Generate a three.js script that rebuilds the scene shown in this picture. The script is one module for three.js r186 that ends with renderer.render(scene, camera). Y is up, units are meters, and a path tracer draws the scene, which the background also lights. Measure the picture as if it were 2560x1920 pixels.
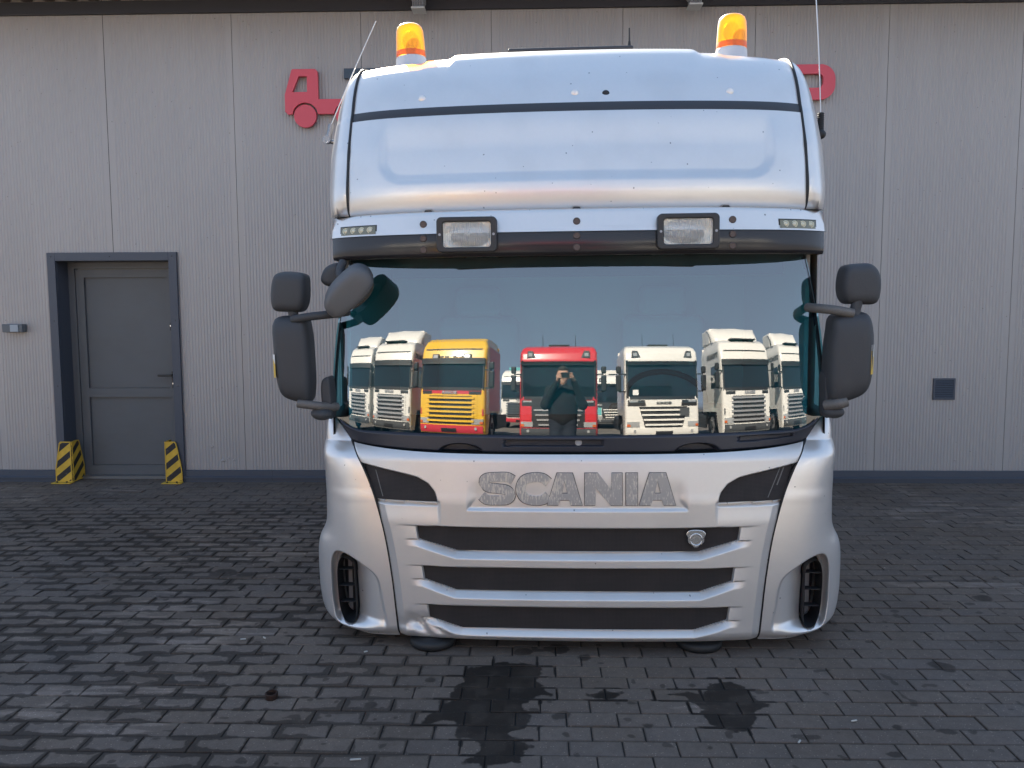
import * as THREE from 'three';
import { RoundedBoxGeometry } from 'three/addons/geometries/RoundedBoxGeometry.js';
import { mergeGeometries } from 'three/addons/utils/BufferGeometryUtils.js';
import { FontLoader } from 'three/addons/loaders/FontLoader.js';
import { TextGeometry } from 'three/addons/geometries/TextGeometry.js';
import { MarchingCubes } from 'three/addons/objects/MarchingCubes.js';

// ------------------------------------------------------------------ camera, sky, sun, exposure
const R = d => d * Math.PI / 180;
const scene = new THREE.Scene();
const camera = new THREE.PerspectiveCamera(2 * Math.atan(960 / 2000) * 180 / Math.PI, 1024 / 768, 0.05, 400);
camera.position.set(0, 1.66, 0);
camera.rotation.order = 'YXZ';
camera.rotation.set(R(-5), R(1.5), R(-0.25));
camera.setViewOffset(1024, 768, 0, 12.4, 1024, 768);      // the lens is shifted a little, as in the photograph
scene.add(camera);
const renderer = new THREE.WebGLRenderer({ antialias: true });
renderer.setSize(1024, 768);
renderer.toneMapping = THREE.LinearToneMapping;
renderer.toneMappingExposure = 4.5;
renderer.shadowMap.enabled = true;

const sunDir = new THREE.Vector3(-0.34, 0.83, -1).normalize();
{ // clear spring sky: pale at the horizon, deeper blue overhead, brighter round the sun
  const W = 512, H = 256, data = new Float32Array(W * H * 4);
  for (let j = 0; j < H; j++) for (let i = 0; i < W; i++) {
    const el = ((j + 0.5) / H - 0.5) * Math.PI, az = ((i + 0.5) / W - 0.5) * 2 * Math.PI;
    const d = [Math.cos(el) * Math.cos(az), Math.sin(el), Math.cos(el) * Math.sin(az)];
    const t = Math.pow(1 - Math.max(0, d[1]), 1.5);
    const c = d[0] * sunDir.x + d[1] * sunDir.y + d[2] * sunDir.z;
    const glow = 0.10 * Math.pow(Math.max(0, c), 6) + 0.25 * Math.pow(Math.max(0, c), 60);
    const k = (j * W + i) * 4;
    data[k] = 0.073 + 0.156 * t + glow; data[k + 1] = 0.124 + 0.156 * t + glow * 0.95; data[k + 2] = 0.212 + 0.152 * t + glow * 0.85; data[k + 3] = 1;
    if (d[1] < 0) { data[k] = 0.10; data[k + 1] = 0.095; data[k + 2] = 0.085; }
  }
  const sky = new THREE.DataTexture(data, W, H, THREE.RGBAFormat, THREE.FloatType);
  sky.mapping = THREE.EquirectangularReflectionMapping; sky.magFilter = THREE.LinearFilter; sky.minFilter = THREE.LinearFilter; sky.needsUpdate = true;
  scene.background = sky; scene.environment = sky;
}
const sun = new THREE.DirectionalLight(new THREE.Color().setRGB(1, 0.91, 0.78), 5);
sun.position.copy(sunDir).multiplyScalar(60); sun.castShadow = true;
Object.assign(sun.shadow.camera, { left: -25, right: 25, top: 25, bottom: -25, near: 1, far: 140 });
sun.shadow.mapSize.set(4096, 4096);
scene.add(sun); scene.add(sun.target);

// ------------------------------------------------------------------ helpers
const clamp = (x, a = 0, b = 1) => Math.min(b, Math.max(a, x));
const ss = (a, b, x) => { const t = clamp((x - a) / (b - a)); return t * t * (3 - 2 * t); };
const lerp = (a, b, t) => a + (b - a) * t;
function rng(seed) { let s = seed >>> 0; return () => { s = (s + 0x6D2B79F5) >>> 0; let t = s; t = Math.imul(t ^ (t >>> 15), t | 1); t ^= t + Math.imul(t ^ (t >>> 7), t | 61); return ((t ^ (t >>> 14)) >>> 0) / 4294967296; }; }
function hash(x, y) { let h = Math.imul(x | 0, 374761393) + Math.imul(y | 0, 668265263); h = Math.imul(h ^ (h >>> 13), 1274126177); return ((h ^ (h >>> 16)) >>> 0) / 4294967296; }
function vn(x, y) { const i = Math.floor(x), j = Math.floor(y), u = x - i, v = y - j, a = u * u * (3 - 2 * u), b = v * v * (3 - 2 * v); return lerp(lerp(hash(i, j), hash(i + 1, j), a), lerp(hash(i, j + 1), hash(i + 1, j + 1), a), b); }
function fbm(x, y, o = 4) { let s = 0, a = 0.5, t = 0; for (let k = 0; k < o; k++) { s += a * vn(x, y); t += a; a *= 0.5; x = x * 2.03 + 17.1; y = y * 2.03 - 9.7; } return s / t; }
function lin(pts, x) { if (x <= pts[0][0]) return pts[0][1]; for (let i = 1; i < pts.length; i++) if (x <= pts[i][0]) { const t = (x - pts[i - 1][0]) / (pts[i][0] - pts[i - 1][0]); return lerp(pts[i - 1][1], pts[i][1], t); } return pts[pts.length - 1][1]; }
function smo(pts, x) { // Catmull-Rom through points with rising x
  const n = pts.length; if (x <= pts[0][0]) return pts[0][1]; if (x >= pts[n - 1][0]) return pts[n - 1][1];
  let i = 1; while (x > pts[i][0]) i++;
  const p0 = pts[Math.max(0, i - 2)], p1 = pts[i - 1], p2 = pts[i], p3 = pts[Math.min(n - 1, i + 1)];
  const h = p2[0] - p1[0], t = (x - p1[0]) / h, m1 = (p2[1] - p0[1]) / (p2[0] - p0[0] || 1) * h, m2 = (p3[1] - p1[1]) / (p3[0] - p1[0] || 1) * h;
  return (2 * t ** 3 - 3 * t * t + 1) * p1[1] + (t ** 3 - 2 * t * t + t) * m1 + (-2 * t ** 3 + 3 * t * t) * p2[1] + (t ** 3 - t * t) * m2;
}
function sdPoly(P, x, y) {
  let d = 1e9, s = 1;
  for (let i = 0, j = P.length - 1; i < P.length; j = i++) {
    const ex = P[j][0] - P[i][0], ey = P[j][1] - P[i][1], wx = x - P[i][0], wy = y - P[i][1];
    const t = clamp((wx * ex + wy * ey) / (ex * ex + ey * ey)), bx = wx - ex * t, by = wy - ey * t;
    d = Math.min(d, bx * bx + by * by);
    const c1 = y >= P[i][1], c2 = y < P[j][1], c3 = ex * wy > ey * wx;
    if ((c1 && c2 && c3) || (!c1 && !c2 && !c3)) s = -s;
  }
  return s * Math.sqrt(d);
}
const taken = {};
function nm(name) { const n = taken[name] = (taken[name] ?? -1) + 1; return n ? `${name}_${String(n).padStart(3, '0')}` : name; }
function mk(name, geo, mat, parent) { const m = new THREE.Mesh(geo, mat); m.name = parent ? name : nm(name); m.castShadow = m.receiveShadow = true; (parent || scene).add(m); return m; }
function thing(name, label, category, group) { const g = new THREE.Group(); g.name = nm(name); g.userData = { label, category }; if (group) g.userData.group = group; scene.add(g); return g; }
function tag(o, label, category, group) { o.userData = { ...o.userData, label, category }; if (group) o.userData.group = group; return o; }
function sub(name, parent) { const g = new THREE.Group(); g.name = name; parent.add(g); return g; }
function grid(nu, nv, f, flip = false) { // sheet through f(u, v) -> [x, y, z (, s, t)], uv in metres
  const P = [], U = [], I = [];
  for (let j = 0; j <= nv; j++) for (let i = 0; i <= nu; i++) { const p = f(i / nu, j / nv); P.push(p[0], p[1], p[2]); U.push(p.length > 3 ? p[3] : p[0], p.length > 3 ? p[4] : p[1]); }
  const w = nu + 1;
  for (let j = 0; j < nv; j++) for (let i = 0; i < nu; i++) { const a = j * w + i, b = a + 1, c = b + w, d = a + w; flip ? I.push(a, c, b, a, d, c) : I.push(a, b, c, a, c, d); }
  const g = new THREE.BufferGeometry();
  g.setAttribute('position', new THREE.Float32BufferAttribute(P, 3)); g.setAttribute('uv', new THREE.Float32BufferAttribute(U, 2)); g.setIndex(I); g.computeVertexNormals();
  return g;
}
function box(w, h, d, x = 0, y = 0, z = 0, r = 0, seg = 2) { const g = r ? new RoundedBoxGeometry(w, h, d, seg, r) : new THREE.BoxGeometry(w, h, d); g.translate(x, y, z); return g; }
function cyl(r0, r1, h, x = 0, y = 0, z = 0, n = 24, axis = 'y') { const g = new THREE.CylinderGeometry(r0, r1, h, n); if (axis === 'z') g.rotateX(Math.PI / 2); if (axis === 'x') g.rotateZ(Math.PI / 2); g.translate(x, y, z); return g; }
function flipX(g, d) { if (d > 0) return g; g = g.index ? g.toNonIndexed() : g; g.scale(-1, 1, 1); for (const k of Object.keys(g.attributes)) { const a = g.attributes[k], n = a.itemSize, r = a.array; for (let i = 0; i < a.count; i += 3) for (let c = 0; c < n; c++) { const t = r[(i + 1) * n + c]; r[(i + 1) * n + c] = r[(i + 2) * n + c]; r[(i + 2) * n + c] = t; } } return g; }
function merge(...gs) { return mergeGeometries(gs.map(g => { const n = g.index ? g.toNonIndexed() : g; for (const k of Object.keys(n.attributes)) if (!['position', 'normal', 'uv'].includes(k)) n.deleteAttribute(k); return n; })); }
function tube(pts, r, seg = 24, n = 8) { return new THREE.TubeGeometry(new THREE.CatmullRomCurve3(pts.map(p => new THREE.Vector3(...p))), seg, r, n, false); }
function shapeOf(pts, holes = []) { const s = new THREE.Shape(pts.map(p => new THREE.Vector2(p[0], p[1]))); for (const h of holes) s.holes.push(new THREE.Path(h.map(p => new THREE.Vector2(p[0], p[1])))); return s; }
function extr(pts, depth, bevel = 0, holes = [], bseg = 2) { const g = new THREE.ExtrudeGeometry(shapeOf(pts, holes), { depth, bevelEnabled: bevel > 0, bevelSize: bevel, bevelThickness: bevel, bevelOffset: -bevel, bevelSegments: bseg, curveSegments: 8 }); return g; }
function blob(pts, n = 48) { const c = new THREE.CatmullRomCurve3(pts.map(p => new THREE.Vector3(p[0], p[1], 0)), true, 'centripetal'); return c.getPoints(n).slice(0, -1).map(p => [p.x, p.y]); }
function rrect(x0, y0, x1, y1, r, n = 6) { const o = []; for (const [cx, cy, a] of [[x1 - r, y0 + r, -90], [x1 - r, y1 - r, 0], [x0 + r, y1 - r, 90], [x0 + r, y0 + r, 180]]) for (let k = 0; k <= n; k++) { const t = R(a + 90 * k / n); o.push([cx + r * Math.cos(t), cy + r * Math.sin(t)]); } return o; }
// a padded shell: outline in xy swept back with a domed front
function pod(pts, depth, dome, n = 44, rings = 9) {
  const P = blob(pts, n), cx = P.reduce((s, p) => s + p[0], 0) / P.length, cy = P.reduce((s, p) => s + p[1], 0) / P.length, N = P.length;
  const rows = [];
  for (let k = 0; k <= rings; k++) { const t = k / rings * Math.PI / 2; rows.push([Math.pow(Math.sin(t), 0.42), dome * Math.pow(Math.cos(t), 0.75)]); }
  rows.push([1, -depth * 0.9], [0.94, -depth], [0.0, -depth]);
  return grid(N, rows.length - 1, (u, v) => { const p = P[Math.round(u * N) % N], r = rows[Math.round(v * (rows.length - 1))]; return [cx + (p[0] - cx) * r[0], cy + (p[1] - cy) * r[0], r[1]]; }, true);
}
function tex(W, H, f, srgb = true, rep) {
  const d = new Uint8Array(W * H * 4), o = [0, 0, 0];
  const enc = c => { c = clamp(c); return 255 * (c <= 0.0031308 ? c * 12.92 : 1.055 * Math.pow(c, 1 / 2.4) - 0.055); };
  for (let j = 0; j < H; j++) for (let i = 0; i < W; i++) { f((i + 0.5) / W, (j + 0.5) / H, o); const k = (j * W + i) * 4; for (let c = 0; c < 3; c++) d[k + c] = srgb ? enc(o[c]) : clamp(o[c]) * 255; d[k + 3] = 255; }
  const t = new THREE.DataTexture(d, W, H, THREE.RGBAFormat); if (srgb) t.colorSpace = THREE.SRGBColorSpace;
  t.magFilter = THREE.LinearFilter; t.minFilter = THREE.LinearMipmapLinearFilter; t.generateMipmaps = true;
  t.wrapS = t.wrapT = THREE.RepeatWrapping; if (rep) t.repeat.set(rep[0], rep[1]); t.needsUpdate = true; return t;
}
const C = (r, g, b) => new THREE.Color().setRGB(r, g, b);
const std = (c, rough, metal = 0, extra = {}) => new THREE.MeshStandardMaterial({ color: c, roughness: rough, metalness: metal, ...extra });
const phy = (c, rough, metal = 0, extra = {}) => new THREE.MeshPhysicalMaterial({ color: c, roughness: rough, metalness: metal, ...extra });
const fontB = await new FontLoader().loadAsync('fonts/droid/droid_sans_bold.typeface.json');
function text(str, size, depth, width) { const g = new TextGeometry(str, { font: fontB, size, depth, curveSegments: 4 }); g.computeBoundingBox(); const b = g.boundingBox; g.translate(-(b.min.x + b.max.x) / 2, -(b.min.y + b.max.y) / 2, 0); if (width) g.scale(width / (b.max.x - b.min.x), 1, 1); return g; }

// ------------------------------------------------------------------ materials
const paintMap = tex(1024, 1024, (u, v, o) => { // stone chips, insect specks and a thin uneven road film
  const n = fbm(u * 9, v * 9, 4), f = vn(u * 190, v * 190); let c = 1 - 0.05 * ss(0.45, 0.8, n);
  const gx = Math.floor(u * 64), gy = Math.floor(v * 64), h = hash(gx + 911, gy + 77);
  if (h > 0.972) { const px = (gx + 0.2 + 0.6 * hash(gx, gy + 5)) / 64, py = (gy + 0.2 + 0.6 * hash(gx + 9, gy)) / 64, dx = (u - px) * 1024, dy = (v - py) * 1024, rr = 0.7 + 1.1 * hash(gx + 3, gy + 8); if (dx * dx + dy * dy * (0.4 + hash(gx, gy)) < rr * rr) c *= 0.3; }
  c *= 1 - 0.015 * f; o[0] = c; o[1] = c * 0.997; o[2] = c * 0.99;
}, true, [0.5, 0.5]);
const fineNoise = tex(512, 512, (u, v, o) => { o[0] = o[1] = o[2] = 0.5 * vn(u * 256, v * 256) + 0.5 * vn(u * 90, v * 90); }, false, [4, 4]);
const silver = phy(C(0.71, 0.685, 0.665), 0.34, 0.62, { map: paintMap, clearcoat: 0.32, clearcoatRoughness: 0.14 });
const satin = phy(C(0.685, 0.655, 0.63), 0.43, 0.62, { map: paintMap });
const blackTrim = std(C(0.022, 0.023, 0.026), 0.5, 0, { bumpMap: fineNoise, bumpScale: 0.0004 });
const cowlMat = std(C(0.030, 0.033, 0.045), 0.42);
const rubber = std(C(0.012, 0.012, 0.013), 0.6);
const mirrorMat = std(C(0.040, 0.042, 0.047), 0.62, 0, { bumpMap: fineNoise, bumpScale: 0.0005 });
const fadedMat = std(C(0.105, 0.105, 0.108), 0.6, 0, { bumpMap: fineNoise, bumpScale: 0.0005 });
const bareMat = std(C(0.17, 0.165, 0.16), 0.6, 0.2, { map: tex(256, 256, (u, v, o) => { const n = fbm(u * 24, v * 24, 4); const c = n > 0.5 ? 0.95 : 0.35 + 0.5 * vn(u * 90, v * 90); o[0] = c; o[1] = c * 0.97; o[2] = c * 0.94; }, true, [6, 6]) });
const smokeAcrylic = phy(C(0.026, 0.025, 0.028), 0.16, 0, { specularIntensity: 0.8 });
const meshMat = std(C(1, 1, 1), 0.75, 0, { map: tex(512, 512, (u, v, o) => { const a = Math.sin(u * Math.PI * 2 * 64), b = Math.sin(v * Math.PI * 2 * 64); const w = Math.max(a, b); const n = fbm(u * 6, v * 6, 4), c = (w > 0.55 ? 0.030 : 0.007) * (0.75 + 0.6 * n); o[0] = c * (1.15 + 0.12 * n); o[1] = c * 0.96; o[2] = c * 0.95; }, true, [2.6, 2.6]) });
const chromeWorn = std(C(1, 1, 1), 0.38, 0.55, { map: tex(1024, 256, (u, v, o) => { const s = fbm(u * 260, v * 14, 4), p = fbm(u * 10, v * 2, 3); const w = ss(0.56, 0.72, s + 0.5 * (p - 0.5)); const c = lerp(0.39, 0.58, w); o[0] = c * lerp(1, 1.03, w); o[1] = c; o[2] = c * lerp(1.03, 0.93, w); }, true) });
const letterEdge = std(C(0.05, 0.05, 0.05), 0.5, 0.4);
const chrome = std(C(0.75, 0.75, 0.76), 0.12, 1);
const lampGlass = phy(C(0.93, 0.93, 0.90), 0.12, 0, { transmission: 0.7, ior: 1.5, thickness: 0, bumpMap: tex(256, 64, (u, v, o) => { o[0] = o[1] = o[2] = 0.5 + 0.35 * Math.sin(u * Math.PI * 2 * 22) + 0.15 * Math.sin(v * 19 + u * 7); }, false), bumpScale: 0.004 });
const glassWS = phy(C(0.26, 0.76, 0.84), 0.0, 0, { transmission: 1, ior: 2.55, thickness: 0 });
const amber = phy(C(1.0, 0.62, 0.014), 0.5, 0, { transmission: 0.9, ior: 1.5, thickness: 0 });
const amberCollar = phy(C(0.75, 0.16, 0.02), 0.4, 0, { transmission: 0.4, ior: 1.5, thickness: 0 });
const greyPlastic = std(C(0.34, 0.35, 0.37), 0.5);
const darkInside = std(C(0.06, 0.06, 0.062), 0.8), liner = std(C(0.34, 0.34, 0.34), 0.9);

// ------------------------------------------------------------------ paved yard
const YX0 = -6.6, YX1 = 6.6, YZ0 = -7.46, YZ1 = -1.6, PW = 0.1035, PL = 0.2035;
const rowOff = [], halfAt = [];
{ const r = rng(5); for (let k = 0; k < 60; k++) { rowOff.push((k % 2) * PL / 2 + (r() - 0.5) * 0.035); halfAt.push(r() < 0.45 ? Math.floor(4 + r() * 56) : -9); } }
function brickAt(x, z) { // which paver lies at (x, z): [row, first x, last x, column]
  const row = clamp(Math.floor((z - YZ0) / PW), 0, 59);
  let t = (x - YX0 + rowOff[row]) / PL, col = Math.floor(t), x0 = YX0 - rowOff[row] + col * PL, x1 = x0 + PL;
  if (col === halfAt[row]) { const m = (x0 + x1) / 2; if (x < m) x1 = m; else { x0 = m; col = 200 + col; } }
  return [row, x0, x1, col];
}
const oil = [[[-0.33, -3.50], [-0.2, -3.56], [-0.13, -3.60], [-0.02, -3.55], [0.06, -3.52], [0.03, -3.42], [0.06, -3.27], [-0.02, -3.16], [0.0, -3.04], [-0.09, -2.95], [-0.02, -2.86], [-0.05, -2.76], [-0.13, -2.72], [-0.24, -2.76], [-0.2, -2.88], [-0.28, -2.92], [-0.33, -3.03], [-0.44, -3.02], [-0.39, -3.17], [-0.34, -3.26]],
  [[0.49, -3.28], [0.62, -3.31], [0.71, -3.30], [0.76, -3.39], [0.86, -3.40], [0.92, -3.35], [0.88, -3.27], [0.98, -3.20], [0.90, -3.12], [0.86, -3.0], [0.78, -2.97], [0.70, -3.04], [0.70, -3.15], [0.62, -3.23]],
  [[0.24, -3.27], [0.30, -3.31], [0.37, -3.27], [0.33, -3.22], [0.27, -3.22]]];
const blots = [[-0.673, -3.153, 0.035], [0.107, -3.092, 0.032], [0.448, -3.01, 0.02], [0.66, -2.867, 0.022], [-0.453, -3.379, 0.02], [-0.27, -3.34, 0.03], [-0.05, -3.66, 0.05], [0.12, -3.70, 0.06], [0.24, -3.62, 0.04], [1.42, -3.02, 0.03], [1.60, -3.0, 0.02], [1.86, -3.55, 0.05], [1.2, -3.62, 0.02], [1.33, -2.84, 0.018], [-1.62, -3.20, 0.04], [-0.86, -3.05, 0.03], [-1.9, -4.75, 0.09], [-1.75, -4.72, 0.07], [2.5, -4.4, 0.05], [2.9, -3.9, 0.04], [-2.6, -3.7, 0.06], [-3.0, -4.3, 0.08]];
function groundLook(x, z, o) {
  const [row, x0, x1, col] = brickAt(x, z), zr = YZ0 + row * PW;
  const de = Math.min(x - x0, x1 - x, z - zr, zr + PW - z) - 0.002;
  const tone = hash(row * 31 + 7, col * 17 + 3), tint = hash(row * 13 + 1, col * 29 + 11);
  const grain = hash(Math.round(x * 900), Math.round(z * 900)), patch = fbm(x * 2.1 + 4, z * 2.1, 4), fine = fbm(x * 38, z * 38, 3);
  let a = 0.099 * (0.93 + 0.15 * tone) * (0.84 + 0.32 * patch) * (0.88 + 0.24 * fine) * (0.88 + 0.24 * grain);
  if (grain > 0.994) a *= 2.4;
  let wet = 0;
  // damp held in the joints, broad on one side of the yard and thin on the other
  const left = ss(0.2, -1.3, x + 0.5 * (fbm(x * 1.1, z * 1.1, 2) - 0.5)) * ss(-6.9, -6.0, z);
  const reach = lerp(0.003, 0.0125, left) + lerp(0.010, 0.058, left) * (fbm(x * 5.5 + 3, z * 8, 3) - 0.45) + 0.02 * left * (fbm(x * 31, z * 31, 2) - 0.5);
  wet = Math.max(wet, ss(reach + 0.004, reach - 0.004, de) * lerp(0.5, 0.9, left));
  const wob = 0.055 * (fbm(x * 24, z * 24, 4) - 0.5) + 0.07 * (fbm(x * 7, z * 7, 3) - 0.42);
  let oi = 0;
  for (const P of oil) { const d = sdPoly(P, x, z) + wob - (de < 0.006 ? 0.05 : 0); oi = Math.max(oi, ss(0.004, -0.006, d)); }
  for (const b of blots) { const dx = x - b[0], dz = (z - b[1]) * 1.1, d = Math.hypot(dx, dz) - b[2] + wob * 0.8; oi = Math.max(oi, 0.75 * ss(0.006, -0.006, d)); }
  // old drips, scuffs and dried rims
  const drip = fbm(x * 16 + 90, z * 16 + 20, 2); if (drip > 0.80) oi = Math.max(oi, 0.6 * ss(0.80, 0.83, drip));
  const scuff = fbm(x * 5 + 40, z * 30, 3) * ss(0.5, 0.7, fbm(x * 1.3 + 8, z * 1.3, 2)); a *= 1 + 0.5 * ss(0.45, 0.7, scuff);
  oi *= 0.86 + 0.14 * ss(0.3, 0.55, fbm(x * 13 + 60, z * 13, 3));
  const dark = Math.max(wet * 0.66, oi * 0.80);
  a *= 1 - dark;
  const warm = (tint - 0.5) * 0.05 + 0.10 * (fbm(x * 0.9 + 30, z * 0.9, 3) - 0.5);
  o[0] = a * (1.34 + warm); o[1] = a * 1.06; o[2] = a * (0.88 - warm);
  o[3] = clamp(0.88 - 0.10 * wet - 0.25 * oi);
}
function groundMat(x0, x1, z0, z1, W, H) {
  const q = [0, 0, 0, 0], rough = new Float32Array(W * H);
  const map = tex(W, H, (u, v, o) => { groundLook(lerp(x0, x1, u), lerp(z0, z1, v), q); o[0] = q[0]; o[1] = q[1]; o[2] = q[2]; rough[Math.floor(v * H) * W + Math.floor(u * W)] = q[3]; });
  const rm = tex(W, H, (u, v, o) => { o[0] = o[1] = o[2] = rough[Math.floor(v * H) * W + Math.floor(u * W)]; }, false);
  const m = phy(0xffffff, 1, 0, { map, roughnessMap: rm, bumpMap: map, bumpScale: 0.0015, specularIntensity: 0.28 });
  m.userData = {}; m.box = [x0, x1, z0, z1]; return m;
}
const near = groundMat(-3.1, 3.1, -4.7, -1.6, 2048, 1024), far = groundMat(-6.6, 6.6, -7.5, -4.7, 2048, 512);
const matAt = (x, z) => (z > -4.7 && Math.abs(x) < 3.0 ? near : far);
function worldUV(g, m) { const p = g.attributes.position, u = []; for (let i = 0; i < p.count; i++) u.push((p.getX(i) - m.box[0]) / (m.box[1] - m.box[0]), (p.getZ(i) - m.box[2]) / (m.box[3] - m.box[2])); g.setAttribute('uv', new THREE.Float32BufferAttribute(u, 2)); return g; }
function paverGeo(x0, x1, z0, z1, h, tx, tz, g = 0.0022, c = 0.004) { // chamfered block, a little uneven
  const X = [x0 + g, x0 + g + c, x1 - g - c, x1 - g], Z = [z0 + g, z0 + g + c, z1 - g - c, z1 - g], P = [], I = [];
  const top = (x, z) => h + tx * (x - (x0 + x1) / 2) + tz * (z - (z0 + z1) / 2);
  const v = (x, y, z) => (P.push(x, y, z), P.length / 3 - 1);
  const q = (a, b, cc, d) => I.push(a, b, cc, a, cc, d);
  const T = [[1, 1], [2, 1], [2, 2], [1, 2]].map(([i, j]) => [X[i], top(X[i], Z[j]), Z[j]]), M = [[0, 0], [3, 0], [3, 3], [0, 3]].map(([i, j]) => [X[i], top(X[i], Z[j]) - c, Z[j]]), B = M.map(p => [p[0], -0.03, p[2]]);
  const face = (...p) => { const n = p.map(k => v(...k)); q(n[3], n[2], n[1], n[0]); };
  face(...T); for (let k = 0; k < 4; k++) { const n = (k + 1) % 4; face(T[n], T[k], M[k], M[n]); face(M[n], M[k], B[k], B[n]); }
  const G = new THREE.BufferGeometry(); G.setAttribute('position', new THREE.Float32BufferAttribute(P, 3)); G.setIndex(I); const f = G.toNonIndexed(); f.computeVertexNormals(); return f;
}
{
  const yard = new THREE.Group(); yard.name = 'paved_yard'; yard.userData = { kind: 'structure', label: 'dark grey concrete block paving in running bond', category: 'pavement' }; scene.add(yard);
  const r = rng(11), all = [];
  for (let row = 0; row < Math.floor((YZ1 - YZ0) / PW); row++) {
    let x = YX0 - rowOff[row];
    while (x < YX1) { const b = brickAt(x + 0.03, YZ0 + (row + 0.5) * PW); all.push([b[1], b[2], YZ0 + row * PW, YZ0 + (row + 1) * PW]); x = b[2]; }
  }
  for (const b of all) { b.g = [(r() - 0.5) * 0.004, (r() - 0.5) * 0.012, (r() - 0.5) * 0.02]; const cx = (b[0] + b[1]) / 2, cz = (b[2] + b[3]) / 2; const hid = Math.abs(cx - 0.2) < 1.2 && cz < -3.75; const out = Math.abs(cx + 0.05) > -cz * 0.66 + 0.12 || cz > -2.6; b.s = (out || hid) ? 99 : -cz; }
  const order = [...all].sort((a, b) => a.s - b.s), single = new Set(order.slice(0, 300));
  const rest = { near: [], far: [] };
  for (const b of all) {
    const m = matAt((b[0] + b[1]) / 2, (b[2] + b[3]) / 2), g = worldUV(paverGeo(b[0], b[1], b[2], b[3], b.g[0], b.g[1], b.g[2], lerp(0.0008, 0.0022, ss(-6.2, -4.8, b[2])), lerp(0.0012, 0.0028, ss(-6.2, -4.8, b[2]))), m);
    if (single.has(b)) mk('paver', g, m, yard); else rest[m === near ? 'near' : 'far'].push(g);
  }
  for (const k of ['near', 'far']) { const o = mk('paver_field', mergeGeometries(rest[k]), k === 'near' ? near : far, yard); o.userData.kind = 'stuff'; }
  const sand = std(C(0.026, 0.025, 0.025), 0.95, 0, { bumpMap: fineNoise, bumpScale: 0.003 });
  mk('joint_sand', grid(1, 1, (u, v) => [lerp(YX0 - 0.3, YX1 + 0.3, u), -0.007, lerp(YZ1, YZ0, v), u * 13, v * 6]), sand, yard);
  const yt = tex(512, 512, (u, v, o) => { const n = fbm(u * 20, v * 20, 5), s = fbm(u * 5 + 3, v * 5, 3); const c = 0.6 + 0.5 * n + 0.25 * (s - 0.5); o[0] = 0.185 * c; o[1] = 0.165 * c; o[2] = 0.138 * c; }, true, [0.12, 0.12]);
  const gs = [];
  for (const [x0, x1, z0, z1] of [[-120, 120, YZ1, 160], [-120, YX0, -60, YZ1], [YX1, 120, -60, YZ1]]) gs.push(grid(1, 1, (u, v) => [lerp(x0, x1, u), -0.004, lerp(z1, z0, v), lerp(x0, x1, u), lerp(z1, z0, v)]));
  const gr = mk('ground', mergeGeometries(gs), std(0xffffff, 0.92, 0, { map: yt })); gr.userData = { kind: 'structure', label: 'sunlit dusty yard surface beyond the building shadow', category: 'ground' };
}

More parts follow.
